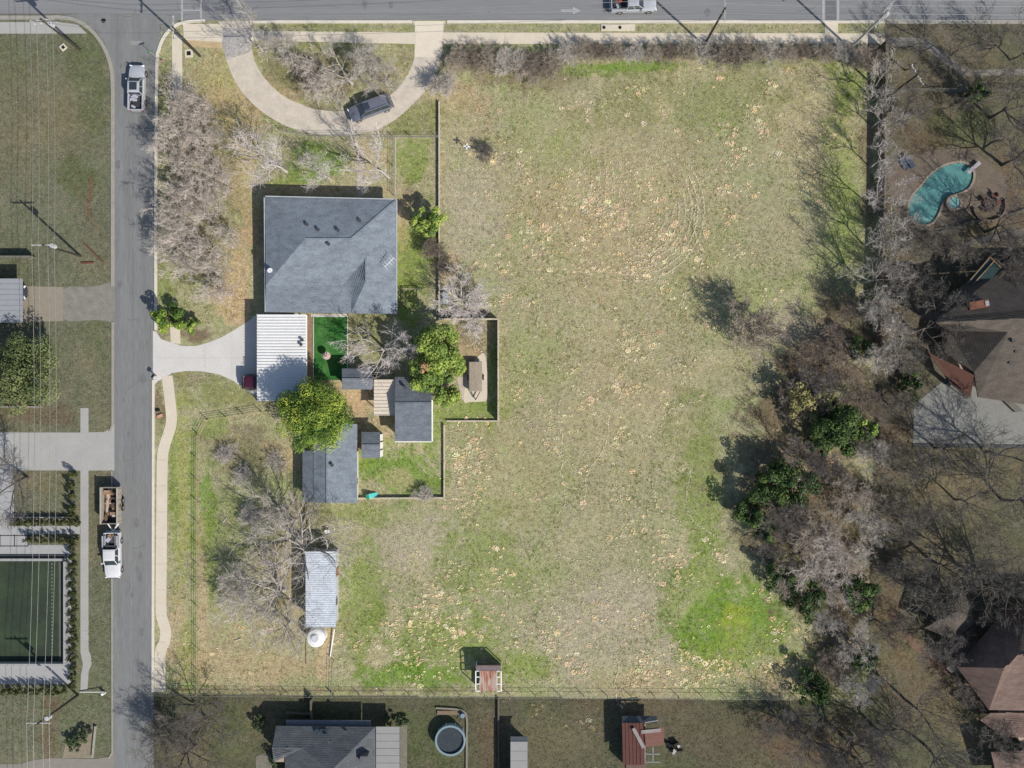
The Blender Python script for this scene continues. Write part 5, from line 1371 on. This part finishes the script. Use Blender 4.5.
# trees on the east boundary
EA = [(866, 92, 8, 3.0, 'thin', 'grey', 'bare tree near the upper right corner of the field'), (872, 128, 8, 2.8, 'thin', 'grey', 'bare fence tree left of the garden above the pool'),
 (870, 168, 10, 2.6, 'thin', 'pale', 'bare fence tree level with the sun loungers'), (868, 205, 11, 2.8, 'thin', 'pale', 'tall bare fence tree level with the lower end of the pool'),
 (864, 245, 11, 3.0, 'thin', 'grey', 'tall bare fence tree just below the pool level'), (862, 283, 11, 3.6, 'oak', 'grey', 'tall bare fence tree level with the brown house ridge'),
 (868, 320, 8, 3.4, 'dense', 'grey', 'grey bare tree where the east thicket begins'), (866, 352, 7, 3.0, 'dense', 'grey', 'grey bare tree at the fence above the yellowish bush'),
 (828, 342, 5.5, 2.7, 'dense', 'brown', 'brown bare tree at the top of the east thicket'), (845, 360, 5, 3.2, 'dense', 'brown', 'brown bare tree between the top thicket tree and the fence'),
 (806, 358, 4.5, 2.1, 'dense', 'brown', 'brown bare tree on the field side at the top of the thicket'), (812, 385, 6, 3.0, 'dense', 'dark', 'dark brown bare tree just above the yellowish green bush'),
 (783, 400, 5, 2.6, 'thin', 'brown', 'thin brown bare tree on the field side, left of the yellowish bush'),
 (852, 400, 5.5, 2.8, 'dense', 'brown', 'brown bare tree above the dark green ivy tree'), (864, 455, 6.5, 2.4, 'dense', 'grey', 'grey bare tree against the fence below the ivy tree'),
 (790, 455, 7, 3.2, 'thin', 'dark', 'thin brown tree above the two dark evergreens'), (818, 470, 5, 3.0, 'dense', 'dark', 'brown bare tree right of the upper dark evergreen'),
 (843, 492, 6, 3.4, 'dense', 'taupe', 'grey pink bare tree in the middle right of the thicket'), (858, 520, 6, 2.8, 'dense', 'grey', 'grey bare tree against the fence in the middle of the thicket'),
 (778, 512, 6.5, 3.2, 'dense', 'dark', 'dark bare tree between the two dark evergreens'), (768, 536, 5, 2.6, 'dense', 'dark', 'bare tree on the field side below the left evergreen'),
 (800, 528, 6, 3.6, 'dense', 'taupe', 'bare tree in the heart of the lower thicket'), (826, 545, 6, 3.4, 'dense', 'pink', 'pinkish grey bare tree right of the thicket heart'),
 (846, 560, 5.5, 3.0, 'dense', 'pink', 'pinkish bare tree above the dark green fence bush'), (805, 562, 5, 3.0, 'dense', 'pink', 'pinkish bare tree above the small dark evergreen'),
 (778, 572, 4, 2.4, 'dense', 'taupe', 'low pinkish bare tree beside the bright green grass'), (828, 590, 5, 2.4, 'dense', 'pink', 'bare tree between the small evergreen and the fence bush'),
 (818, 618, 4.5, 2.2, 'dense', 'grey', 'grey bare tree above the bare brown patch'), (850, 640, 6, 2.8, 'dense', 'grey', 'grey bare tree by the fence in the lower thicket'),
 (832, 662, 3, 2.6, 'brush', 'brown', 'tan brown bush near the south east corner'), (852, 684, 4.5, 2.6, 'dense', 'grey', 'last grey bare tree at the south east corner'),
 (842, 312, 4.5, 2.0, 'dense', 'brown', 'brown bare tree leaning out above the east thicket')]
for x, y, h, r_, k, c, l in EA: bare(x, y, h, r_, k, c, l, name='bare_tree' if h > 3.3 else 'bare_bush', cat='tree' if h > 3.3 else 'bush')
# neighbours' trees
NE = [(905, 70, 7, 3, 'thin', 'dim', 'bare tree right of the upper lot corner, by the sloping walk'), (948, 58, 9, 3.6, 'thin', 'dim', 'bare tree on the verge above the sloping sidewalk'), (962, 98, 8, 3.4, 'oak', 'dim', 'bare tree below the sloping sidewalk'),
 (900, 118, 6, 3, 'dense', 'dim', 'dense bare tree left of the garden pole'), (990, 118, 10, 4.5, 'oak', 'dim', 'large bare tree above the pool garden at the right'), (1002, 165, 11, 4.6, 'oak', 'dark', 'large dark bare tree above the fire pit'),
 (1010, 60, 9, 4, 'thin', 'dim', 'bare tree at the upper right edge by the sidewalk'), (985, 232, 10, 4.2, 'oak', 'dark', 'dark bare tree below the fire pit'), (935, 250, 6, 3.4, 'dense', 'dim', 'bare tree under the curved garden wall'),
 (893, 252, 8, 3.6, 'dense', 'dim', 'bare tree outside the fence below the pool deck'), (902, 292, 8, 4.0, 'dense', 'dim', 'bare tree left of the brown house roof corner'), (912, 330, 10, 4.8, 'oak', 'dim', 'wide grey bare tree covering the west corner of the brown house'),
 (890, 365, 6, 3.0, 'dense', 'dim', 'bare tree left of the rust coloured porch roof'), (888, 405, 5, 2.8, 'dense', 'dim', 'bare tree outside the fence beside the pale drive'), (935, 448, 11, 4.6, 'thin', 'dim', 'tall bare tree at the lower left corner of the pale drive'),
 (985, 452, 12, 5.2, 'thin', 'dim', 'tall bare tree below the middle of the pale drive'), (895, 470, 7, 3.6, 'dense', 'dim', 'bare tree outside the fence below the pale drive'), (893, 515, 7, 3.4, 'dense', 'dim', 'bare tree outside the fence, halfway down'),
 (955, 500, 10, 4.4, 'thin', 'dim', 'bare tree in the middle of the dry lawn'), (1002, 500, 12, 5, 'thin', 'dim', 'tall bare tree at the right edge of the dry lawn'), (930, 560, 9, 4.6, 'oak', 'dim', 'bare tree left above the pavilion'),
 (962, 570, 10, 5.4, 'oak', 'dim', 'dense bare tree directly above the pavilion'), (990, 585, 10, 5.0, 'oak', 'dim', 'dense bare tree above the maroon roof'), (918, 600, 8, 4.2, 'dense', 'dim', 'dense bare tree left of the pavilion'),
 (932, 640, 6, 3.4, 'dense', 'dark', 'dark bare tree just below the pavilion'), (888, 560, 6, 3.0, 'dense', 'dim', 'bare tree outside the fence beside the dry lawn'), (884, 625, 5, 2.6, 'dense', 'dim', 'bare tree outside the fence near the brick path'),
 (962, 682, 4, 2.6, 'dense', 'dim', 'small bare tree at the lower west corner of the maroon roof'), (985, 738, 6, 3.4, 'dense', 'dim', 'bare tree below the maroon roof'), (905, 700, 12, 4.4, 'thin', 'dim', 'tall bare tree on the dry slope in the lower right'),
 (925, 745, 12, 4.4, 'thin', 'dim', 'tall bare tree at the bottom of the dry slope'), (872, 725, 8, 4.2, 'oak', 'dark', 'dark bare tree below the south east corner'), (842, 735, 9, 4.6, 'oak', 'dark', 'dense dark bare tree left below the south east corner'),
 (805, 735, 8, 4.2, 'oak', 'dark', 'dark bare tree right of the open south lawn'), (858, 760, 7, 4.4, 'dense', 'dim', 'dense grey bare tree at the bottom edge, right'), (775, 715, 5, 3.0, 'dense', 'dark', 'smaller dark bare tree on the south lawn'),
 (207, 718, 7, 4.8, 'oak', 'dark', 'dark spreading bare tree below the south west corner'), (196, 745, 9, 4.4, 'oak', 'dark', 'dark bare tree at the bottom edge beside the side street'), (172, 735, 6, 3.2, 'dense', 'dim', 'bare tree on the verge below the south west corner'),
 (28, 478, 9, 5.0, 'thin', 'dark', 'bare tree on the left lawn corner below the wide driveway'), (880, 38, 4, 1.6, 'thin', 'dim', 'small bare tree beside the stacked hardware pole'), (1000, 262, 8, 3.4, 'dense', 'dark', 'dark bare tree above the conservatory')]
for x, y, h, r_, k, c, l in NE: bare(x, y, h, r_, k, c, l)

# ---------------------------------------------------------------- evergreens
def foliage(name, seed, r, h, n, leaf, cols, clumps, base=.25, fill=.55):
    """crown of many small leaf faces gathered in clumps; returns mesh in a unit-like local frame"""
    g = np.random.RandomState(seed)
    vs = []; cs = []
    cz = h * (base + 1) / 2; rz = h * (1 - base) / 2
    cc = []
    for k in range(clumps):
        d = g.normal(size=3); d /= np.linalg.norm(d); d[2] = d[2] * .9 + .25
        rr = g.uniform(.45, .95)
        cc.append((d * rr, g.uniform(.20, .36), g.uniform(0, 1)))
    per = n // clumps
    P = []; Cc = []; Nn = []
    for (c, cr, tone) in cc:
        d = g.normal(size=(per, 3)); d /= np.linalg.norm(d, axis=1)[:, None]
        rad = cr * (g.uniform(fill, 1.0, size=(per, 1)) ** .6)
        p = c + d * rad
        P.append(p); Nn.append(d)
        t = np.clip(tone + g.normal(0, .22, size=per), 0, 1)
        a, b, e = [np.array(q) for q in cols]
        col = np.where(t[:, None] < .5, a + (b - a) * (t[:, None] * 2), b + (e - b) * (t[:, None] * 2 - 1))
        Cc.append(col)
    P = np.concatenate(P) * np.array([r, r, rz]) + np.array([0, 0, cz]); Nn = np.concatenate(Nn); Cc = np.concatenate(Cc)
    m = len(P)
    nrm = Nn + g.normal(0, .45, size=(m, 3)) + np.array([0, 0, .35]); nrm /= np.linalg.norm(nrm, axis=1)[:, None]
    t1 = np.cross(nrm, g.normal(size=(m, 3))); t1 /= np.linalg.norm(t1, axis=1)[:, None]; t2 = np.cross(nrm, t1)
    s = leaf * g.uniform(.6, 1.3, size=(m, 1))
    q = np.stack([P - t1 * s, P + t2 * s * .6, P + t1 * s, P - t2 * s * .6], 1).reshape(-1, 3)
    q[:, 2] = np.maximum(q[:, 2], .03)
    me = bpy.data.meshes.new(name)
    me.vertices.add(m * 4); me.vertices.foreach_set('co', q.astype(np.float32).ravel())
    me.loops.add(m * 4); me.loops.foreach_set('vertex_index', np.arange(m * 4, dtype=np.int32))
    me.polygons.add(m); me.polygons.foreach_set('loop_start', np.arange(0, m * 4, 4, dtype=np.int32))
    me.update(calc_edges=True)
    ca = me.color_attributes.new('Col', 'FLOAT_COLOR', 'POINT')
    ca.data.foreach_set('color', np.concatenate([np.repeat(Cc, 4, 0), np.ones((m * 4, 1))], 1).astype(np.float32).ravel())
    me.materials.append(mat('leaves', (.1, .15, .05), .7, amt=.12, attr=True, spec=.25))
    return me
YG = ((.04, .09, .018), (.13, .21, .03), (.31, .37, .055))
MG = ((.07, .12, .03), (.17, .25, .045), (.32, .39, .08))
DG = ((.018, .04, .012), (.04, .075, .018), (.085, .13, .03))
DM = ((.02, .035, .015), (.045, .07, .028), (.08, .11, .045))
HG = ((.03, .04, .012), (.06, .075, .022), (.10, .11, .03))
def evergreen(px, py, r, h, n, leaf, cols, clumps, label, name='evergreen_tree', cat='tree', base=.2, group=None, seed=None, fill=.55):
    """px,py where the middle of the crown shows; the trunk stands on the ground below it"""
    zc = h * (1 + base) / 2
    bx = 512 + (px - 512) * (1 - zc / H); by = 384 + (py - 384) * (1 - zc / H)
    t = thing(name, label, cat, W(bx, by), 0, group)
    me = foliage('crown', seed or int(px * 7 + py), r, h, n, leaf, cols, clumps, base, fill)
    o = bpy.data.objects.new('crown', me); COL.objects.link(o); o.parent = t
    tb = MB().tube([(0, 0, -.05), (.05, 0, h * .35), (0, .05, h * .75)], [max(.05, r * .07), max(.04, r * .05), .03], 8)
    rr = random.Random(int(px))
    for k in range(6):
        a = k * 1.05 + rr.random(); z = h * (.25 + .07 * k)
        tb.tube([(0, 0, z), (math.cos(a) * r * .4, math.sin(a) * r * .4, z + h * .15), (math.cos(a) * r * .75, math.sin(a) * r * .75, z + h * .22)], [r * .035 + .01, r * .02 + .01, .01], 5)
    tb.build('trunk', BARKS['brown'][0], t, local=True)
    return t
evergreen(314, 416, 4.2, 8.6, 42000, .10, YG, 110, 'big round bright yellow green tree between the carport and the long shed', base=.05)
evergreen(438, 346, 2.9, 8.0, 10000, .13, MG, 42, 'upper of the two bright green trees beside the cabin', base=.1)
evergreen(451, 364, 2.2, 6.5, 6500, .13, MG, 30, 'right hand green tree beside the covered trailer', base=.1)
evergreen(426, 373, 2.5, 6.5, 8000, .13, MG, 34, 'lower green tree right at the cabin corner', base=.1)
evergreen(424, 366, 1.1, 7.6, 1400, .13, ((.2, .12, .06), (.3, .18, .09), (.36, .24, .12)), 10, 'small orange brown crown among the green trees by the cabin', base=.6)
evergreen(447, 394, 1.9, 4.0, 3000, .14, MG, 20, 'smallest green tree at the bottom of the cabin group', base=.1)
evergreen(430, 222, 2.0, 4.2, 3600, .15, MG, 24, 'small round green tree beside the fence east of the main house', base=.1)
evergreen(169, 318, 1.9, 3.6, 3000, .15, YG, 22, 'bright yellow green roadside bush above the driveway mouth', 'evergreen_bush', 'bush', base=.05)
evergreen(193, 325, 1.2, 2.0, 1600, .13, MG, 14, 'smaller green bush right of the yellow green roadside bush', 'evergreen_bush', 'bush', base=.05)
evergreen(25, 374, 4.6, 6.5, 14000, .14, ((.05, .07, .025), (.10, .13, .045), (.16, .18, .07)), 60, 'dark evergreen tree on the left lawn above the low wall', base=.05)
evergreen(800, 402, 2.2, 4.6, 1700, .15, ((.14, .14, .05), (.24, .22, .08), (.36, .32, .14)), 22, 'yellowish green sparse bush in the east thicket', base=.2)
evergreen(820, 405, 2.0, 4.0, 1600, .15, ((.10, .12, .04), (.2, .2, .07), (.3, .28, .12)), 18, 'second yellowish sparse bush, right of the first', base=.2)
evergreen(838, 428, 3.4, 5.5, 6500, .16, DG, 36, 'dark green ivy covered tree near the fence in the thicket', base=.05)
evergreen(862, 428, 1.6, 4.5, 1800, .15, MG, 14, 'bright green bush right of the dark ivy tree', base=.1)
evergreen(791, 482, 3.0, 5.5, 6000, .15, DG, 34, 'upper dark evergreen at the field edge of the thicket', base=.05)
evergreen(752, 507, 2.3, 4.5, 4200, .15, DG, 26, 'left dark evergreen nearest the open field', base=.05)
evergreen(770, 478, 2.2, 5.0, 3600, .14, DG, 22, 'dark evergreen between the upper and the left dark evergreens', base=.05)
evergreen(764, 528, 1.8, 3.8, 2400, .14, DG, 18, 'small dark evergreen just below the left one', base=.05)
evergreen(822, 440, 2.0, 4.2, 2600, .14, DG, 18, 'dark green ivy bush on the field side of the ivy covered tree', base=.05)
evergreen(780, 577, 2.0, 3.6, 2600, .14, DG, 20, 'small dark evergreen beside the bright green grass', base=.05)
evergreen(806, 600, 2.6, 3.6, 3200, .15, DG, 24, 'low dark evergreen under the pinkish bare trees', base=.05)
evergreen(858, 592, 2.4, 5.0, 3600, .15, DG, 24, 'dark green bush against the fence in the lower thicket', base=.05)
evergreen(812, 686, 2.4, 3.4, 3600, .14, DG, 24, 'dark green bush on the south fence near the corner', base=.05)
evergreen(862, 655, 1.6, 4.5, 2000, .14, DG, 16, 'narrow green bush beside the lower east fence', base=.05)
evergreen(858, 348, 1.6, 4.0, 1500, .14, DG, 14, 'small dark ivy clump at the fence above the thicket', base=.05)
evergreen(868, 300, 1.4, 4.0, 1200, .14, DM, 12, 'small dark shrub at the fence under the tall bare trees', base=.05)
evergreen(912, 385, 1.8, 2.2, 1800, .14, DG, 16, 'dark green shrub left of the pale drive', 'evergreen_bush', 'bush', base=.05)
evergreen(978, 93, 1.6, 3.2, 1800, .14, DG, 16, 'dark green shrub below the sloping sidewalk', 'evergreen_bush', 'bush', base=.05)
evergreen(261, 722, 1.2, 1.6, 900, .12, DM, 10, 'dark shrub at the top left corner of the bottom house', 'evergreen_bush', 'bush', base=.05)
evergreen(275, 762, 1.4, 1.6, 900, .12, DM, 10, 'dark shrub in the notch of the bottom house', 'evergreen_bush', 'bush', base=.05)
for i, x in enumerate((388, 396, 404)):
    evergreen(x, 721 + i, .7, 1.2, 500, .1, DM, 8, ['left', 'middle', 'right'][i] + ' one of three small dark shrubs behind the white patio roof', 'evergreen_bush', 'bush', base=.05, group='shrubs behind the patio roof')
for i, (x, y, r_) in enumerate(((70, 742, .8), (74, 748, .9), (80, 738, 1.0), (86, 732, .8))):
    evergreen(x, y, r_, 1.1, 700, .1, DM, 9, ['leftmost', 'lowest', 'middle', 'uppermost'][i] + ' dark shrub in the triangular corner bed', 'evergreen_bush', 'bush', base=.05, group='shrubs in the corner bed')
# clipped conifers round the court: one of each, then copies
def conifer(seed, r=.62, h=2.1):
    t = thing('hedge_shrub', '-', 'shrub', (0, 0, 0))
    g = np.random.RandomState(seed)
    me = foliage('crown', seed, 1, 1, 900, .085, HG, 22, .0, .5)
    co = np.zeros(len(me.vertices) * 3, np.float32); me.vertices.foreach_get('co', co); co = co.reshape(-1, 3)
    k = np.clip(1.15 - co[:, 2] * .75, .15, 1.1)
    co[:, 0] *= k * r; co[:, 1] *= k * r; co[:, 2] = co[:, 2] * h
    me.vertices.foreach_set('co', co.ravel())
    o = bpy.data.objects.new('crown', me); COL.objects.link(o); o.parent = t
    MB().tube([(0, 0, -.02), (0, 0, h * .7)], [.05, .02], 6).build('trunk', BARKS['brown'][0], t, local=True)
    return t
protos = [conifer(5), conifer(6), conifer(7)]
used = [False] * 3
def put(i, x, y, label, group, sc=1.0, hz=1.0):
    k = i % 3
    if not used[k]: o = protos[k]; used[k] = True; o.location = W(x, y)
    else: o = copy_tree(protos[k], W(x, y), i * 1.7)
    o['label'] = label; o['group'] = group; o.scale = (sc, sc, hz)
    return o
i = 0
for k, y in enumerate((474, 485, 495, 506, 514)):
    put(i, 75, y, ORD[k] + ' shrub down the short hedge below the wide driveway', 'shrubs of the short hedge beside the left lawn', 1.15, .9); i += 1
for k, x in enumerate(range(17, 82, 7)):
    put(i, x, 522, ORD[k] + ' shrub from the left in the upper row above the white planks', 'shrubs of the upper plaza row', 1.0, .8); i += 1
for k, x in enumerate(range(30, 80, 7)):
    put(i, x, 539, ORD[k] + ' shrub from the left in the lower plaza row', 'shrubs of the lower plaza row', .95, .8); i += 1
for k in range(16):
    put(i, 76.5, 546 + k * 9.1, ORD[k] + ' shrub from the top in the column between court and sidewalk', 'shrubs of the column beside the sidewalk', 1.1, .9); i += 1
for k, x in enumerate(range(2, 72, 7)):
    put(i, x, 689, ORD[k] + ' shrub from the left in the row below the court', 'shrubs of the row below the court', 1.0, .9); i += 1

# ---------------------------------------------------------------- grass, straw and leaf litter
NOGRASS = [[(100, -100), (1200, -100), (1200, 24), (160, 24), (156, 60), (153, 400), (153, 900), (113, 900), (113, 60), (100, 30), (60, 17), (-100, 17), (-100, -100)],
 [(256, 190), (404, 192), (404, 318), (256, 318)], [(153, 331), (250, 318), (312, 314), (312, 400), (250, 396), (220, 375), (172, 373), (153, 388)],
 [(314, 316), (348, 316), (348, 381), (314, 381)], [(343, 368), (372, 368), (372, 392), (343, 392)], [(374, 376), (434, 376), (434, 443), (395, 443), (395, 415), (374, 415)], [(303, 424), (358, 424), (358, 504), (303, 504)], [(361, 431), (382, 431), (382, 459), (361, 459)],
 [(306, 551), (336, 551), (336, 628), (306, 628)], [(477, 667), (502, 667), (502, 692), (477, 692)], [(222, 20), (253, 20), (256, 60), (275, 90), (310, 109), (345, 111), (385, 98), (408, 75), (416, 45), (412, 20), (444, 20), (440, 62), (425, 92), (398, 118), (350, 136), (300, 133), (262, 113), (238, 88), (226, 60)],
 [(183, 22), (223, 22), (223, 43), (183, 43)], [(172, 33), (183, 33), (183, 99), (172, 99)], [(250, 31), (416, 32), (416, 44), (250, 41)], [(443, 32), (886, 33), (886, 45), (443, 45)], [(824, 20), (839, 20), (839, 34), (824, 34)],
 [(-20, 22), (88, 22), (88, 35), (-20, 35)], [(80, 407), (89, 407), (89, 691), (80, 691)], [(-20, 431), (114, 431), (114, 471), (-20, 471)], [(-20, 286), (114, 284), (114, 323), (-20, 323)], [(-20, 470), (15, 470), (15, 556), (-20, 556)], [(14, 516), (80, 516), (80, 556), (14, 556)], [(-20, 555), (80, 555), (80, 695), (-20, 695)], [(-20, 755), (114, 755), (114, 800), (-20, 800)],
 [(62, 724), (96, 724), (96, 758), (62, 758)], [(896, 155), (1003, 150), (1010, 205), (960, 230), (905, 232), (890, 200)], [(912, 378), (1050, 378), (1050, 450), (912, 450)], [(930, 300), (1050, 255), (1050, 400), (930, 380)], [(958, 612), (1050, 612), (1050, 790), (985, 790), (958, 680)],
 [(270, 722), (408, 722), (408, 800), (270, 800)], [(434, 720), (468, 720), (468, 754), (434, 754)], [(508, 736), (529, 736), (529, 800), (508, 800)], [(620, 716), (666, 716), (666, 770), (620, 770)], [(456, 352), (488, 352), (488, 402), (456, 402)], [(885, 36), (925, 36), (968, 68), (1050, 66), (1050, 76), (960, 78), (920, 47), (885, 46)], [(395, 137), (357, 150), (363, 150), (363, 197), (357, 197)], [(153, 378), (156, 378), (156, 692), (150, 692)],
 [(162, 372), (175, 373), (178, 405), (176, 430), (170, 450), (168, 600), (172, 630), (166, 650), (166, 693), (155, 693), (155, 640), (155, 455), (166, 430), (164, 400)]]
def blocked(px, py):
    b = np.zeros(px.shape, bool)
    for pl_ in NOGRASS: b |= inside(px, py, pl_)
    return b
def faces_object(name, V, C, nper, m, kind, label=None, cat=None):
    n = len(V)
    me = bpy.data.meshes.new(name)
    me.vertices.add(n); me.vertices.foreach_set('co', V.astype(np.float32).ravel())
    me.loops.add(n); me.loops.foreach_set('vertex_index', np.arange(n, dtype=np.int32))
    me.polygons.add(n // nper); me.polygons.foreach_set('loop_start', np.arange(0, n, nper, dtype=np.int32))
    me.update(calc_edges=True)
    ca = me.color_attributes.new('Col', 'FLOAT_COLOR', 'POINT')
    ca.data.foreach_set('color', np.concatenate([C, np.ones((n, 1))], 1).astype(np.float32).ravel())
    me.materials.append(m)
    o = bpy.data.objects.new(name, me); COL.objects.link(o); o['kind'] = kind
    if label: o['label'] = label; o['category'] = cat
    return o
def grass():
    g = np.random.RandomState(5)
    N = 230000
    px = g.uniform(-12, 1036, N); py = g.uniform(15, 780, N)
    ok = ~blocked(px, py); px = px[ok]; py = py[ok]
    dens = fbm(px, py, 22, 71) * .7 + vnoise(px, py, 3.5, 72) * .5
    ok = g.uniform(.2, .75, len(px)) < dens; px = px[ok]; py = py[ok]
    col = ground_colour(px, py); n = len(px)
    t = g.uniform(0, 1, n)
    mul = np.where(t < .3, g.uniform(.55, .85, n), np.where(t < .72, g.uniform(.9, 1.15, n), g.uniform(1.25, 2.0, n)))
    col = col * mul[:, None]
    x = (px - 512) / PPM; y = (384 - py) / PPM
    V = []; C = []
    for b in range(4):
        a = g.uniform(0, 6.283, n); l = g.uniform(.06, .2, n); h = g.uniform(.02, .075, n); w = g.uniform(.02, .05, n)
        ca_, sa = np.cos(a), np.sin(a)
        tri = np.stack([np.stack([x - sa * w, y + ca_ * w, np.full(n, .0)], 1), np.stack([x + sa * w, y - ca_ * w, np.full(n, .0)], 1), np.stack([x + ca_ * l, y + sa * l, h], 1)], 1)
        V.append(tri.reshape(-1, 3)); C.append(np.repeat(col, 3, 0))
    # rough weed tufts, taller and patchy
    N2 = 42000
    qx = g.uniform(155, 880, N2); qy = g.uniform(45, 695, N2)
    ok = ~blocked(qx, qy); qx = qx[ok]; qy = qy[ok]
    d2 = np.clip((fbm(qx, qy, 45, 81) - .46) * 5, 0, 1) * vnoise(qx, qy, 6, 83)
    ok = g.uniform(.08, .8, len(qx)) < d2; qx = qx[ok]; qy = qy[ok]; n2_ = len(qx)
    cb = ground_colour(qx, qy); tt = g.uniform(0, 1, n2_)
    cb = np.where(tt[:, None] < .55, cb * np.array([.72, .86, .6]), cb * np.array([1.4, 1.28, 1.05]))
    x2 = (qx - 512) / PPM; y2 = (384 - qy) / PPM
    for b in range(7):
        a = g.uniform(0, 6.283, n2_); l = g.uniform(.1, .26, n2_); h = g.uniform(.05, .14, n2_); w = g.uniform(.03, .06, n2_)
        ca_, sa = np.cos(a), np.sin(a)
        tri = np.stack([np.stack([x2 - sa * w, y2 + ca_ * w, np.full(n2_, .0)], 1), np.stack([x2 + sa * w, y2 - ca_ * w, np.full(n2_, .0)], 1), np.stack([x2 + ca_ * l, y2 + sa * l, h], 1)], 1)
        V.append(tri.reshape(-1, 3)); C.append(np.repeat(cb, 3, 0))
    faces_object('grass', np.concatenate(V), np.concatenate(C), 3, mat('grass_blades', (.1, .1, .05), .9, amt=.1, attr=True, spec=.1), 'stuff', 'short winter grass, olive and green, over the field and lawns', 'grass')
grass()
def litter():
    g = np.random.RandomState(8)
    reg = [(600, 215, 110, 80, 170), (545, 240, 50, 70, 90), (470, 460, 25, 45, 120), (440, 620, 45, 45, 190), (400, 650, 50, 30, 60), (690, 670, 50, 25, 170), (640, 580, 60, 60, 60), (740, 160, 30, 50, 70), (800, 150, 40, 70, 70), (500, 155, 30, 14, 26),
           (560, 400, 110, 110, 150), (650, 430, 60, 120, 80), (545, 610, 60, 50, 80), (720, 260, 50, 60, 50), (680, 300, 60, 40, 50), (600, 640, 60, 40, 60), (230, 640, 60, 40, 26), (700, 590, 50, 50, 50), (480, 290, 30, 60, 50), (640, 90, 120, 30, 50), (800, 430, 40, 90, 60), (780, 640, 40, 40, 60), (185, 470, 10, 70, 20), (650, 230, 20, 50, 50), (620, 220, 40, 40, 70), (560, 720, 60, 30, 20)]
    V = []; C = []
    for (cx, cy, sx, sy, n) in reg:
        hubs = [(cx + g.normal(0, sx * .6), cy + g.normal(0, sy * .6)) for _ in range(max(3, n // 9))]
        for k in range(int(n * 1.9)):
            if g.uniform() < .35: px, py = cx + g.normal(0, sx * .55), cy + g.normal(0, sy * .55)
            else:
                hb_ = hubs[g.randint(len(hubs))]; px, py = hb_[0] + g.normal(0, 6), hb_[1] + g.normal(0, 5)
            if ((px - 722) / 45) ** 2 + ((py - 622) / 38) ** 2 < 1 and g.uniform() < .85: continue
            if px < 165 or px > 868 or py < 50 or (py > 688 and cy < 700): continue
            if blocked(np.array([px]), np.array([py]))[0] or (px < 440 and py < 510): continue
            x, y = (px - 512) / PPM, (384 - py) / PPM
            s = float(np.clip(g.lognormal(-2.35, .6), .03, .32))
            m_ = int(3 + s * s * 560)
            base = np.array([.82, .60, .36]) if g.uniform() < .7 else np.array([.84, .74, .48])
            if cy > 690: base = base * .5
            base = base * g.uniform(.65, 1.1) * np.array([1, g.uniform(.94, 1.08), g.uniform(.85, 1.15)])
            for q in range(m_):
                a = g.uniform(0, 6.283); rr = s * math.sqrt(g.uniform()) * 1.35
                cx_, cy_ = x + rr * math.cos(a), y + rr * math.sin(a) * .8
                b = g.uniform(0, 6.283); l = g.uniform(.035, .07); w = l * .6
                z = .08 + g.uniform(0, .012)
                tl = g.uniform(-.012, .012)
                for (u, v_, dz) in ((-l, 0, -tl), (0, -w, tl * .5), (l, 0, tl), (0, w, -tl * .5)):
                    V.append((cx_ + u * math.cos(b) - v_ * math.sin(b), cy_ + u * math.sin(b) + v_ * math.cos(b), z + dz)); C.append(base)
    faces_object('leaf_litter', np.array(V), np.array(C), 4, mat('dry_leaves', (.4, .3, .2), .9, amt=.2, attr=True, spec=.1), 'stuff', 'patches of pale tan dead leaves and mounds scattered over the field', 'leaf litter')
litter()
def straw():
    """cut straw left by a mower in curved rows, and thin winding dry runs"""
    g = np.random.RandomState(12)
    V = []; C = []
    lines = []
    for k in range(8):
        r_ = 70 - k * 6.2
        if r_ < 25: break
        lines.append(([(634 + r_ * math.cos(R(t)) * 1.0, 210 + r_ * math.sin(R(t)) * 1.02) for t in range(-40 + k * 8, 108 - k * 3, 4)], .75 if k < 5 else .45))
    for k in range(5):
        lines.append(([(634 + (62 - k * 7) * math.cos(R(t)), 205 + (70 - k * 7) * math.sin(R(t))) for t in range(-75, -40, 5)], .35))
    for k in range(7): lines.append(([(584 + k * 7, 150 + k), (585 + k * 7, 180), (582 + k * 7, 215 + k * 3)], .25))
    for x0, y0, ang, L_ in ((700, 200, 110, 130), (645, 330, 140, 90), (560, 400, 120, 120), (610, 410, 100, 110), (555, 555, -25, 45), (485, 590, 30, 70), (690, 470, 100, 90), (600, 640, 20, 80), (560, 440, 170, 60), (520, 260, 80, 80), (640, 470, 30, 80), (700, 400, 150, 60), (580, 320, 60, 90), (740, 250, 120, 60)):
        p = [(x0, y0)]; a = R(ang)
        for s in range(int(L_ / 6)):
            a += g.normal(0, .28); p.append((p[-1][0] + 6 * math.cos(a), p[-1][1] + 6 * math.sin(a)))
        lines.append((p, .4))
    for pts, dens in lines:
        for i in range(len(pts) - 1):
            a = Vector(W(*pts[i])[:2]); b = Vector(W(*pts[i + 1])[:2]); d = b - a; L_ = d.length; d.normalize(); an = math.atan2(d.y, d.x)
            for q in range(int(L_ * 17 * dens)):
                c = a + d * g.uniform(0, L_); c += Vector((-d.y, d.x)) * g.normal(0, .06)
                b_ = an + g.normal(0, .5); l = g.uniform(.05, .14); w = .02; z = .08 + g.uniform(0, .03)
                base = np.array([.64, .56, .40]) * g.uniform(.7, 1.15)
                for (u, v_) in ((-l, -w), (l, -w), (l, w), (-l, w)):
                    V.append((c.x + u * math.cos(b_) - v_ * math.sin(b_), c.y + u * math.sin(b_) + v_ * math.cos(b_), z)); C.append(base)
    faces_object('straw', np.array(V), np.array(C), 4, mat('cut_straw', (.4, .3, .2), .9, amt=.2, attr=True, spec=.1), 'stuff', 'thin curved rows of pale cut straw left in the middle of the field', 'straw')
straw()
